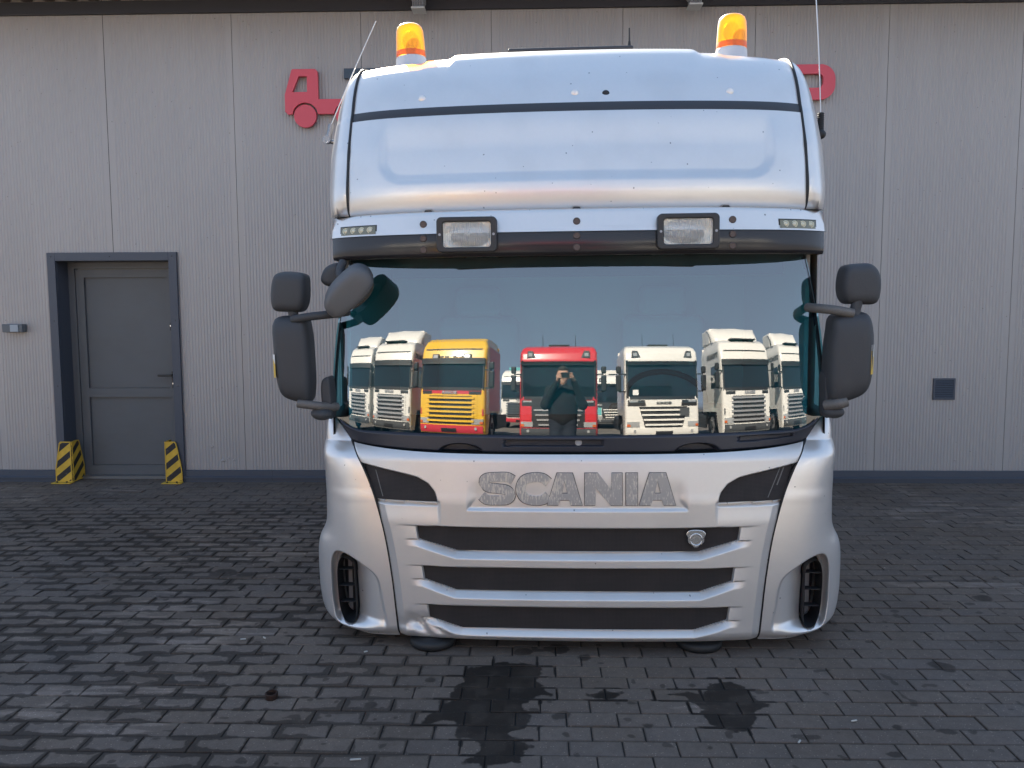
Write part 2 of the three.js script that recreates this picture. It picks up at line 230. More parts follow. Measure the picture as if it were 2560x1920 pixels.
// ------------------------------------------------------------------ warehouse
const WZ = -7.27;                                          // face of the cladding
const wallMap = tex(1024, 1024, (u, v, o) => { // weathering: thin run-off streaks and chalky patches on grey coil coating
  const st = fbm(u * 60, v * 2.2, 4), p = fbm(u * 5, v * 4, 4), sp = hash(Math.floor(u * 700), Math.floor(v * 700));
  let c = 0.325 * (0.93 + 0.10 * p + 0.06 * st); if (sp > 0.9992) c *= 0.6;
  o[0] = c * 1.06; o[1] = c * 0.985; o[2] = c * 0.94;
}, true, [0.22, 0.22]);
const wallMat = std(0xffffff, 0.48, 0.18, { map: wallMap });
const anth = std(C(0.058, 0.066, 0.085), 0.5, 0.05, { bumpMap: fineNoise, bumpScale: 0.0003 });
const wh = thing('warehouse', 'long grey ribbed metal clad warehouse with dark eave and side door', 'warehouse');
{
  const pitch = 0.0285, dep = 0.0029, flat = 0.05, SEAM = -0.36, PWID = 1.155;
  const ribX = (x0, x1, y0, y1, px0, px1) => { // one strip of micro-ribbed sheet
    const xs = [[x0, 0]]; let x = px0 + flat;
    while (x < px1 - flat) { for (const [o, d] of [[0, 0], [0.007, dep], [0.0155, dep], [0.0225, 0]]) { const q = x + o; if (q > x0 + 1e-4 && q < x1 - 1e-4) xs.push([q, d]); } x += pitch; }
    xs.push([x1, 0]);
    const P = [], U = [], I = [];
    for (const [q, d] of xs) for (const y of [y0, y1]) { P.push(q, y, WZ - dep + d); U.push(q, y); }
    for (let i = 0; i < xs.length - 1; i++) { const a = i * 2; I.push(a, a + 2, a + 3, a, a + 3, a + 1); }
    const g = new THREE.BufferGeometry(); g.setAttribute('position', new THREE.Float32BufferAttribute(P, 3)); g.setAttribute('uv', new THREE.Float32BufferAttribute(U, 2)); g.setIndex(I); const f = g.toNonIndexed(); f.computeVertexNormals(); return f;
  };
  const y0 = 0.105, y1 = 4.36, DX0 = -4.36, DX1 = -3.29, DY = 2.06;
  for (let k = -5; k <= 6; k++) {
    const a = SEAM + k * PWID + 0.0025, b = SEAM + (k + 1) * PWID - 0.0025; let parts = [];
    const edge = x => { const g = box(0.001, y1 - y0, 0.03, x, (y0 + y1) / 2, WZ - dep - 0.0152); return g; };
    if (b < DX0 || a > DX1) parts.push(ribX(a, b, y0, y1, a, b));
    else { if (a < DX0) parts.push(ribX(a, DX0, y0, y1, a, b)); if (b > DX1) parts.push(ribX(DX1, b, y0, y1, a, b)); parts.push(ribX(Math.max(a, DX0), Math.min(b, DX1), DY, y1, a, b)); }
    if (!(a > DX0 && a < DX1)) parts.push(edge(a)); if (!(b > DX0 && b < DX1)) parts.push(edge(b));
    mk('wall_panel', merge(...parts), wallMat, wh);
  }
  // backing behind the panel joints, with the doorway left open
  const bk = std(C(0.02, 0.02, 0.022), 0.9), bz = WZ - 0.06;
  mk('wall_core', merge(box(2.0, 4.4, 0.05, DX0 - 1.0, 2.2, bz), box(10.6, 4.4, 0.05, DX1 + 5.3, 2.2, bz), box(DX1 - DX0, 4.4 - DY, 0.05, (DX0 + DX1) / 2, (4.4 + DY) / 2, bz)), bk, wh);
  mk('end_wall', merge(box(0.1, 5.2, 12, -6.36, 2.6, WZ - 6.05), box(0.1, 5.2, 12, 7.31, 2.6, WZ - 6.05), box(13.7, 5.2, 0.1, 0.5, 2.6, WZ - 12.1)), wallMat, wh);
  // plinth flashing: upper face, drip edge, lower face
  const prof = [[0.112, 0.004], [0.108, 0.016], [0.055, 0.017], [0.046, 0.034], [0.036, 0.034], [0.034, 0.022], [-0.02, 0.022]];
  for (const [x0, x1] of [[-6.4, DX0 - 0.005], [DX1 + 0.005, -2.42], [-2.418, 1.6], [1.602, 7.36]]) mk('plinth_flashing', grid(1, prof.length - 1, (u, v) => { const p = prof[Math.round(v * (prof.length - 1))]; return [lerp(x0, x1, u), p[0], WZ + p[1]]; }, true).toNonIndexed(), anth, wh).geometry.computeVertexNormals();
  const rv = []; for (const x of [-5.9, -4.9, -2.6, -2.33, 1.5, 2.4, 3.2, 3.93, 4.8]) rv.push(new THREE.SphereGeometry(0.006, 8, 6).scale(1, 1, 0.6).translate(x, 0.086, WZ + 0.018));
  mk('rivet', merge(...rv), anth, wh).userData.kind = 'stuff';
  // eave: dark flashing on the wall and ribbed roof sheet overhanging it
  mk('eave_flashing', box(13.8, 0.11, 0.035, 0.48, 4.268, WZ + 0.019, 0.004), std(C(0.028, 0.028, 0.036), 0.55), wh);
  const rs = [], pr = [[0, 0], [0.05, 0], [0.07, 0.04], [0.15, 0.04], [0.17, 0]]; for (let x = -6.5; x < 7.5; x += 0.2) for (const p of pr) rs.push([x + p[0], p[1]]);
  mk('roof_sheet', grid(rs.length - 1, 1, (u, v) => { const p = rs[Math.round(u * (rs.length - 1))], z = lerp(WZ + 0.75, WZ - 12.3, v); return [p[0], 4.335 + p[1] + (WZ + 0.05 - z) * 0.05, z]; }), std(C(0.12, 0.095, 0.085), 0.6), wh);
  mk('roof_underlay', grid(1, 1, (u, v) => { const z = lerp(WZ + 0.73, WZ - 12.3, v); return [lerp(-6.5, 7.5, u), 4.39 + (WZ + 0.05 - z) * 0.05, z]; }), bk, wh);
  // door: surround, reveal, leaf
  const dr = sub('door', wh), fw = 0.075;
  const sx0 = -4.43, sx1 = -3.235, sy = 2.122;
  mk('surround', merge(box(fw, sy, 0.028, sx0 + fw / 2, sy / 2, WZ + 0.0145, 0.003), box(fw, sy, 0.028, sx1 - fw / 2, sy / 2, WZ + 0.0145, 0.003), box(sx1 - sx0 - 2 * fw, fw, 0.0275, (sx0 + sx1) / 2, sy - fw / 2, WZ + 0.0145, 0.003)), anth, dr);
  const dp = 0.20;
  mk('reveal', merge(box(0.012, 2.05, dp, DX0 + 0.0, 1.025, WZ - dp / 2), box(0.012, 2.05, dp, DX1, 1.025, WZ - dp / 2), box(1.07, 0.012, dp, (DX0 + DX1) / 2, 2.052, WZ - dp / 2)), anth, dr);
  const dz = WZ - dp, dm = std(C(0.098, 0.102, 0.108), 0.55, 0, { map: tex(512, 512, (u, v, o) => { const n = fbm(u * 6, v * 12, 4), s = fbm(u * 40, v * 8, 3); const c = 0.92 + 0.16 * n + 0.3 * ss(0.72, 0.8, s) * ss(0.55, 0.7, n); o[0] = c; o[1] = c * 0.99; o[2] = c * 0.97; }) });
  const fx0 = DX0 + 0.006, fx1 = DX1 - 0.006;
  mk('door_frame', merge(box(0.06, 2.045, 0.06, fx0 + 0.03, 1.0225, dz), box(0.06, 2.045, 0.06, fx1 - 0.03, 1.0225, dz), box(fx1 - fx0 - 0.12, 0.06, 0.06, (fx0 + fx1) / 2, 2.015, dz)), dm, dr);
  const lx0 = fx0 + 0.064, lx1 = fx1 - 0.064;
  mk('door_leaf', merge(box(0.075, 1.95, 0.045, lx0 + 0.0375, 1.002, dz - 0.004), box(0.075, 1.95, 0.045, lx1 - 0.0375, 1.002, dz - 0.004), box(lx1 - lx0 - 0.15, 0.075, 0.045, (lx0 + lx1) / 2, 1.9395, dz - 0.004), box(lx1 - lx0 - 0.15, 0.085, 0.045, (lx0 + lx1) / 2, 0.815, dz - 0.004), box(lx1 - lx0 - 0.15, 0.09, 0.045, (lx0 + lx1) / 2, 0.072, dz - 0.004)), dm, dr);
  mk('door_panel', box(lx1 - lx0 - 0.15, 1.042, 0.012, (lx0 + lx1) / 2, 1.38, dz - 0.012), dm, dr);
  mk('door_panel', box(lx1 - lx0 - 0.15, 0.652, 0.012, (lx0 + lx1) / 2, 0.445, dz - 0.012), dm, dr);
  mk('threshold', box(1.06, 0.025, 0.12, (DX0 + DX1) / 2, 0.0135, dz + 0.03), std(C(0.2, 0.2, 0.2), 0.4, 0.6), dr);
  const hx = lx1 - 0.036, blk = std(C(0.01, 0.01, 0.012), 0.35);
  mk('handle', merge(box(0.034, 0.085, 0.012, hx, 0.975, dz + 0.025, 0.004), cyl(0.011, 0.011, 0.05, hx, 0.985, dz + 0.05, 12, 'z'), box(0.14, 0.02, 0.016, hx - 0.06, 0.982, dz + 0.072, 0.006)), blk, dr);
  for (const y of [1.44, 0.895]) { mk('lock_plate', box(0.03, 0.075, 0.01, hx, y, dz + 0.024, 0.004), blk, dr); mk('lock_cylinder', cyl(0.009, 0.009, 0.012, hx, y + 0.008, dz + 0.032, 14, 'z'), chrome, dr); }
  const sc = []; for (const [x, y] of [[sx0 + 0.04, 2.085], [sx1 - 0.04, 2.085], [-3.85, 2.085], [sx0 + 0.04, 1.5], [sx1 - 0.03, 1.5], [sx0 + 0.04, 0.9], [sx1 - 0.03, 0.9], [sx0 + 0.04, 0.35]]) sc.push(new THREE.SphereGeometry(0.006, 8, 6).scale(1, 1, 0.5).translate(x, y, WZ + 0.0285));
  mk('screw', merge(...sc), blk, dr).userData.kind = 'stuff';
  // impact marks in the sheet: small proud dents
  const dents = []; for (const [x, y, s] of [[-2.98, 0.33, 0.014], [-2.88, 0.20, 0.018], [-2.83, 0.22, 0.01], [-4.6, 0.28, 0.012], [-2.78, 0.205, 0.01], [-2.25, 0.16, 0.006], [3.42, 0.36, 0.01], [2.9, 0.19, 0.007], [3.83, 0.21, 0.01], [-2.15, 2.45, 0.01], [2.62, 1.1, 0.01]]) dents.push(new THREE.SphereGeometry(s, 10, 8).scale(1.2, 0.8, 0.45).translate(x, y, WZ - 0.001));
  mk('dent', merge(...dents), wallMat, wh).userData.kind = 'stuff';
}
{ // sign on the cladding
  const red = phy(C(0.62, 0.05, 0.075), 0.42, 0, { clearcoat: 0.3, clearcoatRoughness: 0.3 }), navy = std(C(0.03, 0.05, 0.075), 0.4), sz = WZ + 0.028, th = 0.03;
  const arc = (cx, cy, r, a0, a1, n = 14) => Array.from({ length: n + 1 }, (_, k) => [cx + r * Math.cos(R(lerp(a0, a1, k / n))), cy + r * Math.sin(R(lerp(a0, a1, k / n)))]);
  const g = thing('truck_sign', 'flat red lorry shaped sign mounted on the grey cladding', 'sign');
  const body = [[-2.165, 3.32], [-2.19, 3.345], [-2.19, 3.49], [-2.125, 3.705], [-2.115, 3.712], [-1.915, 3.712], [-1.893, 3.69], [-1.89, 3.452], [-1.38, 3.452], [-1.38, 3.32], ...arc(-1.64, 3.307, 0.115, 8, 172).map(p => p), ...arc(-2.012, 3.307, 0.115, 8, 172)];
  mk('lorry_body', extr(body, th, 0.002, [[[-2.125, 3.512], [-2.062, 3.652], [-1.988, 3.652], [-1.988, 3.512]]]).translate(0, 0, sz), red, g);
  for (const x of [-2.012, -1.64]) mk('wheel', extr(arc(x, 3.306, 0.1, 0, 352, 40), th, 0.002).translate(0, 0, sz), red, g);
  const t = mk('sign_letter', merge(extr([[-1.66, 3.627], [-1.2, 3.627], [-1.2, 3.713], [-1.66, 3.713]], th, 0.002).translate(0, 0, sz), extr([[-1.48, 3.41], [-1.38, 3.41], [-1.38, 3.626], [-1.48, 3.626]], th, 0.002).translate(0, 0, sz)), navy); tag(t, 'dark navy raised letter with flat top bar on the cladding', 'sign letter');
  const d = mk('sign_letter', extr([[1.95, 3.40], [1.95, 3.70], ...arc(2.505, 3.572, 0.128, 90, 0), ...arc(2.505, 3.528, 0.128, 0, -90)], th, 0.002, [[[2.05, 3.50], [2.05, 3.623], ...arc(2.485, 3.578, 0.045, 90, 0, 6), ...arc(2.485, 3.545, 0.045, 0, -90, 6)]]).translate(0, 0, sz), red); tag(d, 'red raised letter with rounded end on the cladding', 'sign letter');
}
{ // small fittings on the wall
  const v = thing('wall_vent', 'small square dark grey louvred vent set in the cladding', 'vent'), vx = 3.703, vy = 0.858, s = 0.196;
  mk('frame', extr(rrect(vx - s / 2, vy - s / 2, vx + s / 2, vy + s / 2, 0.004, 2), 0.008, 0.002, [rrect(vx - 0.08, vy - 0.08, vx + 0.08, vy + 0.08, 0.003, 1)]).translate(0, 0, WZ + 0.002), anth, v);
  mk('back_plate', box(0.165, 0.165, 0.003, vx, vy, WZ + 0.003), rubber, v);
  for (let k = 0; k < 10; k++) mk('louvre', box(0.158, 0.013, 0.0025).rotateX(-0.65).translate(vx, vy - 0.072 + k * 0.016, WZ + 0.009), anth, v);
  const b = thing('junction_box', 'small grey rectangular box with pale cover on the wall beside the door', 'junction box');
  mk('case', box(0.19, 0.075, 0.07, -4.76, 1.437, WZ + 0.037, 0.008), std(C(0.10, 0.11, 0.12), 0.5), b);
  mk('cover', box(0.075, 0.066, 0.012, -4.735, 1.437, WZ + 0.076, 0.003), std(C(0.30, 0.33, 0.36), 0.4), b);
  const proto = thing('floodlight', 'grey finned floodlight under the eave towards the red lorry sign', 'floodlight', 'floodlights under the eave');
  const gm = std(C(0.33, 0.33, 0.34), 0.5, 0.3); mk('housing', merge(box(0.11, 0.10, 0.14, 0, 0.14, 0, 0.01), box(0.05, 0.12, 0.03, 0, 0.24, -0.06)), gm, proto);
  for (let k = 0; k < 7; k++) mk('fin', box(0.006, 0.055, 0.13, -0.042 + k * 0.014, 0.065, 0), gm, proto);
  mk('lamp_face', box(0.115, 0.016, 0.145, 0, 0.03, 0, 0.004), std(C(0.5, 0.5, 0.48), 0.3), proto);
  proto.position.set(-0.968, 4.115, -7.06); const c2 = proto.clone(); c2.name = nm('floodlight'); c2.position.set(1.377, 4.115, -7.06); c2.userData = { ...c2.userData, label: 'grey finned floodlight under the eave towards the red rounded letter' }; scene.add(c2);
}
{ // yellow and black corner guards at the doorway
  const stripe = mir => tex(256, 256, (u, v, o) => { const w = fbm(u * 14, v * 14, 4), t = ((v - u * 0.8 * (mir ? -1 : 1)) * 2.9 + 10.15) % 1; let y = t > 0.47; const chip = w > 0.70; o[0] = y ? 0.62 : 0.016; o[1] = y ? 0.38 : 0.015; o[2] = y ? 0.035 : 0.016; if (chip && !y) { o[0] = 0.05; o[1] = 0.04; o[2] = 0.035; } const d = 0.85 + 0.25 * w; o[0] *= d; o[1] *= d; o[2] *= d; });
  const sm = std(0xffffff, 0.55, 0, { map: stripe(false) }), smM = std(0xffffff, 0.55, 0, { map: stripe(true) }), ym = std(C(0.55, 0.34, 0.035), 0.55), H = 0.385;
  const plate = (w0, w1, th = 0.006) => { const g = extr([[0, 0.006], [w0, 0.006], [w0, 0.13], [w1, H - 0.015], [w1 - 0.012, H], [0, H]], th); const p = g.attributes.position, u = []; for (let i = 0; i < p.count; i++) u.push(p.getX(i) / H, p.getY(i) / H); g.setAttribute('uv', new THREE.Float32BufferAttribute(u, 2)); return g; };
  const rim = (w0, w1) => { const o = [[0, 0.006], [w0, 0.006], [w0, 0.13], [w1, H - 0.015], [w1 - 0.012, H], [0, H]], t = 0.009, i = [[t, 0.006 + t], [w0 - t, 0.006 + t], [w0 - t, 0.128], [w1 - t, H - 0.02], [w1 - 0.014 - t / 2, H - t], [t, H - t]]; return extr(o, 0.003, 0, [i]).translate(0, 0, 0.0062); };
  const guard = (label, x, dir) => {
    const g = thing('corner_guard', label, 'corner guard', 'door corner guards');
    mk('front_plate', flipX(plate(0.155, 0.11), dir), dir > 0 ? sm : smM, g); mk('front_rim', flipX(rim(0.155, 0.11), dir), ym, g);
    mk('side_plate', plate(0.19, 0.12).rotateY(Math.PI / 2).translate(-0.0 * dir, 0, 0), sm, g);
    mk('side_rim', rim(0.19, 0.12).rotateY(Math.PI / 2), ym, g);
    mk('foot_plate', box(0.18, 0.008, 0.07, dir * 0.075, 0.005, 0.04, 0.002), ym, g);
    for (const q of [0.03, 0.12]) mk('bolt', cyl(0.009, 0.009, 0.012, dir * q, 0.014, 0.05, 6), rubber, g);
    g.position.set(x, 0, WZ + 0.042); return g;
  };
  guard('yellow black striped corner guard on the hinge side of the door', -4.285, -1);
  guard('yellow black striped corner guard below the door handle', -3.405, 1);
}

// ------------------------------------------------------------------ silver truck cab
const cab = thing('truck_cab', 'silver high roof truck cab with amber beacons facing the yard', 'truck cab');
cab.position.set(0.205, 0, -3.62); cab.rotation.set(0, R(-1.5), R(0.35), 'YXZ');
const XS = [[0.06, 0.853], [0.2, 0.866], [0.365, 0.883], [0.55, 0.912], [0.72, 0.955], [0.80, 0.984], [0.885, 1.022], [0.987, 1.083], [1.03, 1.118], [1.07, 1.155], [1.12, 1.21], [1.2, 1.25]];
const seamX = y => smo(XS, y);
const panelTop = a => 0.954 + 0.034 * Math.pow(a / 1.08, 4);
function faceZ(x, y) { // the bowed front of the cab below the windscreen
  const a = Math.abs(x);
  return -0.042 * a * a - 0.045 * a ** 6 - 0.115 * Math.max(0, y - 0.72) * ss(0.70, 0.78, y) - 0.035 * Math.pow(clamp((0.115 - y) / 0.055), 2) - 0.045 * Math.pow(clamp((y - 0.915) / 0.075), 2);
}
const slots = [{ t: 0.616, b: 0.497, e: 0.548, x: 0.756, xe: 0.565, c: 0.862 }, { t: 0.424, b: 0.307, e: 0.354, x: 0.73, xe: 0.572, c: 0.822 }, { t: 0.238, b: 0.122, e: 0.168, x: 0.709, xe: 0.545, c: 0.79 }];
const slotLow = (s, a) => a < s.xe ? s.b : s.b + (s.e - s.b) * (a - s.xe) / (s.x - 0.01 - s.xe);
const slotPoly = s => [[-s.x, s.t], [s.x, s.t], [s.x - 0.01, s.e], [s.xe, s.b], [-s.xe, s.b], [-s.x + 0.01, s.e]];
for (const s of slots) s.P = slotPoly(s);
const headP = [[1.06, 0.903], [0.80, 0.855], [0.745, 0.842], [0.695, 0.815], [0.665, 0.78], [0.654, 0.75], [0.651, 0.728], [1.0, 0.731]];
const S01 = x => { x = clamp(x); return x * x * (3 - 2 * x); };
function relief(x, y) {
  const a = Math.abs(x); let z = 0;
  const d = seamX(y) - a; z -= 0.5 * Math.max(0, 0.042 - d) * ss(0.95, 0.7, y); z -= 0.4 * Math.max(0, 0.010 - d);
  // mesh covered light recess with a deep ledge below it
  const sh = sdPoly(headP, a, y); z -= 0.026 * S01((0.004 - sh) / 0.007);
  if (y < 0.73 && a > 0.64) { const t = clamp((0.7285 - y) / 0.019); z -= 0.026 * (1 - t) * ss(0.640, 0.656, a) * (t > 0 ? 1 : 0) * (sh > 0.004 ? 1 : 0); }
  // the flanks below the recess sit back from the bonnet
  if (y > 0.6 && y < 0.75) z -= lerp(0.003, 0.013, ss(0.625, 0.72, y)) * ss(0.632, 0.652, a) * ss(0.742, 0.72, y);
  else if (y <= 0.6) z -= 0.003 * ss(0.632, 0.70, a);
  // tray round the lettering
  { const q = Math.max(a - 0.512, 0.694 - y); const soft = lerp(0.016, 0.06, ss(0.70, 0.76, y)); z -= 0.012 * S01(-q / soft + 0.1) * ss(0.86, 0.72, y); }
  for (const s of slots) {
    const q = sdPoly(s.P, x, y);
    if (q < 0) { z -= 0.042 * S01(-q / 0.004); continue; }
    const lo = slotLow(s, Math.min(a, s.x)), fade = ss(s.x + 0.06, s.x - 0.07, a);
    // sloping shelf under the slot
    if (y < lo && y > lo - 0.036) { const t = (lo - y) / 0.033; z -= 0.036 * Math.pow(clamp(1 - t), 1.0) * fade; }
    // crease running out from the slot's upper edge
    if (a > s.x - 0.02 && y < s.t && y > s.t - 0.085) z -= 0.0055 * ss(s.c, s.x - 0.02, a) * Math.pow(1 - (s.t - y) / 0.085, 1.5);
  }
  // crumpled lower corner
  if (x < -0.45 && y < 0.26) {
    const g = Math.exp(-(((x + 0.745) / 0.075) ** 2) - (((y - 0.135) / 0.040) ** 2)), g2 = Math.exp(-(((x + 0.64) / 0.09) ** 2) - (((y - 0.10) / 0.026) ** 2));
    z -= 0.030 * g + 0.012 * g2; z += (0.012 * (fbm(x * 26 + 5, y * 34, 3) - 0.5) + 0.008 * Math.sin(x * 70 + y * 55)) * (g + 0.7 * g2);
    z += 0.008 * Math.exp(-(((x + 0.80) / 0.02) ** 2) - (((y - 0.10) / 0.02) ** 2));
  }
  return z;
}
{
  const fp = mk('front_panel', grid(560, 244, (u, v) => { const yr = lerp(0.066, 0.985, v), x = (u * 2 - 1) * (seamX(yr) - 0.003), y = lerp(0.066, panelTop(Math.abs(x)), v); return [x, y, faceZ(x, y) + relief(x, y)]; }), satin, cab);
  for (const s of slots) mk('grille_mesh', grid(90, 6, (u, v) => { const x = (u * 2 - 1) * (s.x - 0.002), y = lerp(slotLow(s, Math.abs(x)) + 0.0015, s.t - 0.0015, v); return [x, y, faceZ(x, y) - 0.027]; }), meshMat, fp);
  const hu = [[0.652, 0.735], [0.656, 0.755], [0.667, 0.78], [0.697, 0.813], [0.747, 0.841], [0.80, 0.853], [1.06, 0.901]];
  for (const s of [-1, 1]) mk('light_cover_mesh', grid(40, 10, (u, v) => { const yr = lerp(0.73, 0.895, v), a = lerp(0.653, Math.min(seamX(yr), 1.02) - 0.006, u), y = lerp(0.7315, smo(hu, a) - 0.001, v); return [s * a, y, faceZ(a, y) - 0.019 - 0.5 * Math.max(0, 0.042 - (seamX(y) - a)) * 0.4]; }, s < 0), meshMat, fp);
  const rod = (x0, y0, x1, y1, r) => mk('lamp_edge', tube([[x0, y0, faceZ(x0, y0) - 0.020], [(x0 + x1) / 2, (y0 + y1) / 2, faceZ((x0 + x1) / 2, (y0 + y1) / 2) - 0.018], [x1, y1, faceZ(x1, y1) - 0.019]], r, 12, 5), std(C(0.16, 0.15, 0.14), 0.5), fp);
  rod(-0.955, 0.868, -0.918, 0.745, 0.0022); rod(0.945, 0.875, 0.885, 0.745, 0.0022); rod(0.965, 0.880, 0.93, 0.80, 0.003);
  // edge of bright plastic where the cracked corner is torn
  mk('torn_edge', tube([[-0.712, 0.178, faceZ(0.71, 0.18) - 0.012], [-0.716, 0.160, faceZ(0.71, 0.16) - 0.022], [-0.703, 0.152, faceZ(0.7, 0.15) - 0.026], [-0.735, 0.149, faceZ(0.73, 0.15) - 0.034], [-0.69, 0.144, faceZ(0.7, 0.14) - 0.03]], 0.0018, 30, 5), std(C(0.6, 0.58, 0.55), 0.7), fp);
  // raised letters
  const stroke = (pts, w, n = 60) => { const c = new THREE.CatmullRomCurve3(pts.map(p => new THREE.Vector3(p[0], p[1], 0)), false, 'centripetal'), L = [], Q = []; for (let k = 0; k <= n; k++) { const p = c.getPointAt(k / n), t = c.getTangentAt(k / n), h = w / 2 * (1 + 0.0 * Math.abs(t.x)); L.push([p.x - t.y * h, p.y + t.x * h]); Q.push([p.x + t.y * h, p.y - t.x * h]); } return [...L, ...Q.reverse()]; };
  const H = 0.15, w = 0.044, m = w / 2;
  const glyph = {
    S: [stroke([[0.158, 0.115], [0.135, H - m], [0.08, H - m + 0.001], [0.032, H - m - 0.006], [0.022, 0.107], [0.04, 0.083], [0.085, 0.076], [0.132, 0.067], [0.147, 0.044], [0.132, m + 0.004], [0.08, m - 0.001], [0.034, m + 0.002], [0.012, 0.042]].map(p => [p[0], p[1]]), w)],
    C: [stroke([[0.152, 0.105], [0.128, H - m - 0.004], [0.09, H - m + 0.001], [0.042, H - m - 0.012], [0.0235, 0.075], [0.042, m + 0.012], [0.09, m - 0.001], [0.128, m + 0.004], [0.152, 0.045]], w)],
    A: [[[0, 0], [0.055, 0], [0.062, 0.024], [0.105, 0.024], [0.111, 0], [0.168, 0], [0.122, H], [0.048, H]], [[[0.071, 0.055], [0.084, 0.112], [0.098, 0.055]]]],
    N: [[[0, 0], [0.05, 0], [0.05, 0.082], [0.118, 0], [0.172, 0], [0.172, H], [0.122, H], [0.122, 0.070], [0.062, H], [0, H]]],
    I: [[[0, 0], [0.053, 0], [0.053, H], [0, H]]],
  };
  const inlay = (x, y) => { const q = yy => faceZ(x, yy) + relief(x, yy); return lerp(q(0.723), q(0.873), (y + 0.075) / 0.15) + 0.0005; };
  const put = [['S', -0.452, 1], ['C', -0.282, 1], ['A', -0.136, 0.96], ['N', 0.037, 1], ['I', 0.226, 1], ['A', 0.286, 1.0]];
  globalThis.letterGeo = (scale, th) => put.map(([k, x, sx]) => { const [o, h] = glyph[k], f = p => [(p[0] * sx + x) * scale, (p[1] - H / 2) * scale]; return extr(o.map(f), th, 0.0008 * scale, (h || []).map(q => q.map(f))); });
  letterGeo(1, 0.006).forEach((g, k) => {
    const p = g.attributes.position, uv = []; for (let i = 0; i < p.count; i++) { const x = p.getX(i), y = p.getY(i); uv.push((x + 0.5), (y + 0.1) / 0.2); p.setZ(i, p.getZ(i) + inlay(x, y)); }
    g.setAttribute('uv', new THREE.Float32BufferAttribute(uv, 2)); mk('letter', g, chromeWorn, fp);
    const [kk, x0, sx] = put[k]; const [o, h] = glyph[kk]; const c = o.map(q => [(q[0] * sx + x0), q[1] - H / 2]); const cx = c.reduce((s, q) => s + q[0], 0) / c.length;
    const e = extr(c.map(q => [q[0] + Math.sign(q[0] - cx) * 0.0022, q[1] + Math.sign(q[1]) * 0.0022]), 0.001, 0, (h || []).map(q => q.map(r => [(r[0] * sx + x0), r[1] - H / 2]).map(r => [cx + (r[0] - cx) * 0.9, r[1] + (r[1] > 0 ? -0.003 : 0.002)]))); const ep = e.attributes.position; for (let i = 0; i < ep.count; i++) ep.setZ(i, ep.getZ(i) + inlay(ep.getX(i), ep.getY(i)) + 0.0035); e.translate(0, 0.798, 0);
    g.translate(0, 0.798, 0); mk('letter_backing', e, letterEdge, fp);
  });
  // shield shaped badge on the upper grille
  const bx = 0.548, by = 0.567, bz = faceZ(0.55, 0.57) - 0.012;
  const sh = blob([[-0.045, 0.018], [-0.035, 0.034], [0, 0.040], [0.035, 0.034], [0.045, 0.018], [0.038, 0.002], [0.036, -0.02], [0.016, -0.036], [0.009, -0.044], [-0.009, -0.044], [-0.016, -0.036], [-0.036, -0.02], [-0.038, 0.002]], 50);
  const bd = mk('badge', extr(sh, 0.006, 0.003).translate(bx, by, bz), std(C(0.62, 0.63, 0.64), 0.22, 0.9), fp);
  mk('badge_ring', new THREE.TorusGeometry(0.027, 0.003, 8, 32).translate(bx, by - 0.006, bz + 0.009), chrome, fp);
  // dark rubber joints beside the panel
  for (const s of [-1, 1]) mk('panel_joint', tube(Array.from({ length: 26 }, (_, k) => { const y = lerp(0.07, 1.0, k / 25), a = seamX(y) + 0.002; return [s * a, y, faceZ(a, y) - 0.024 * ss(0.95, 0.7, y) - 0.010]; }), 0.007, 60, 6), rubber, cab);
}
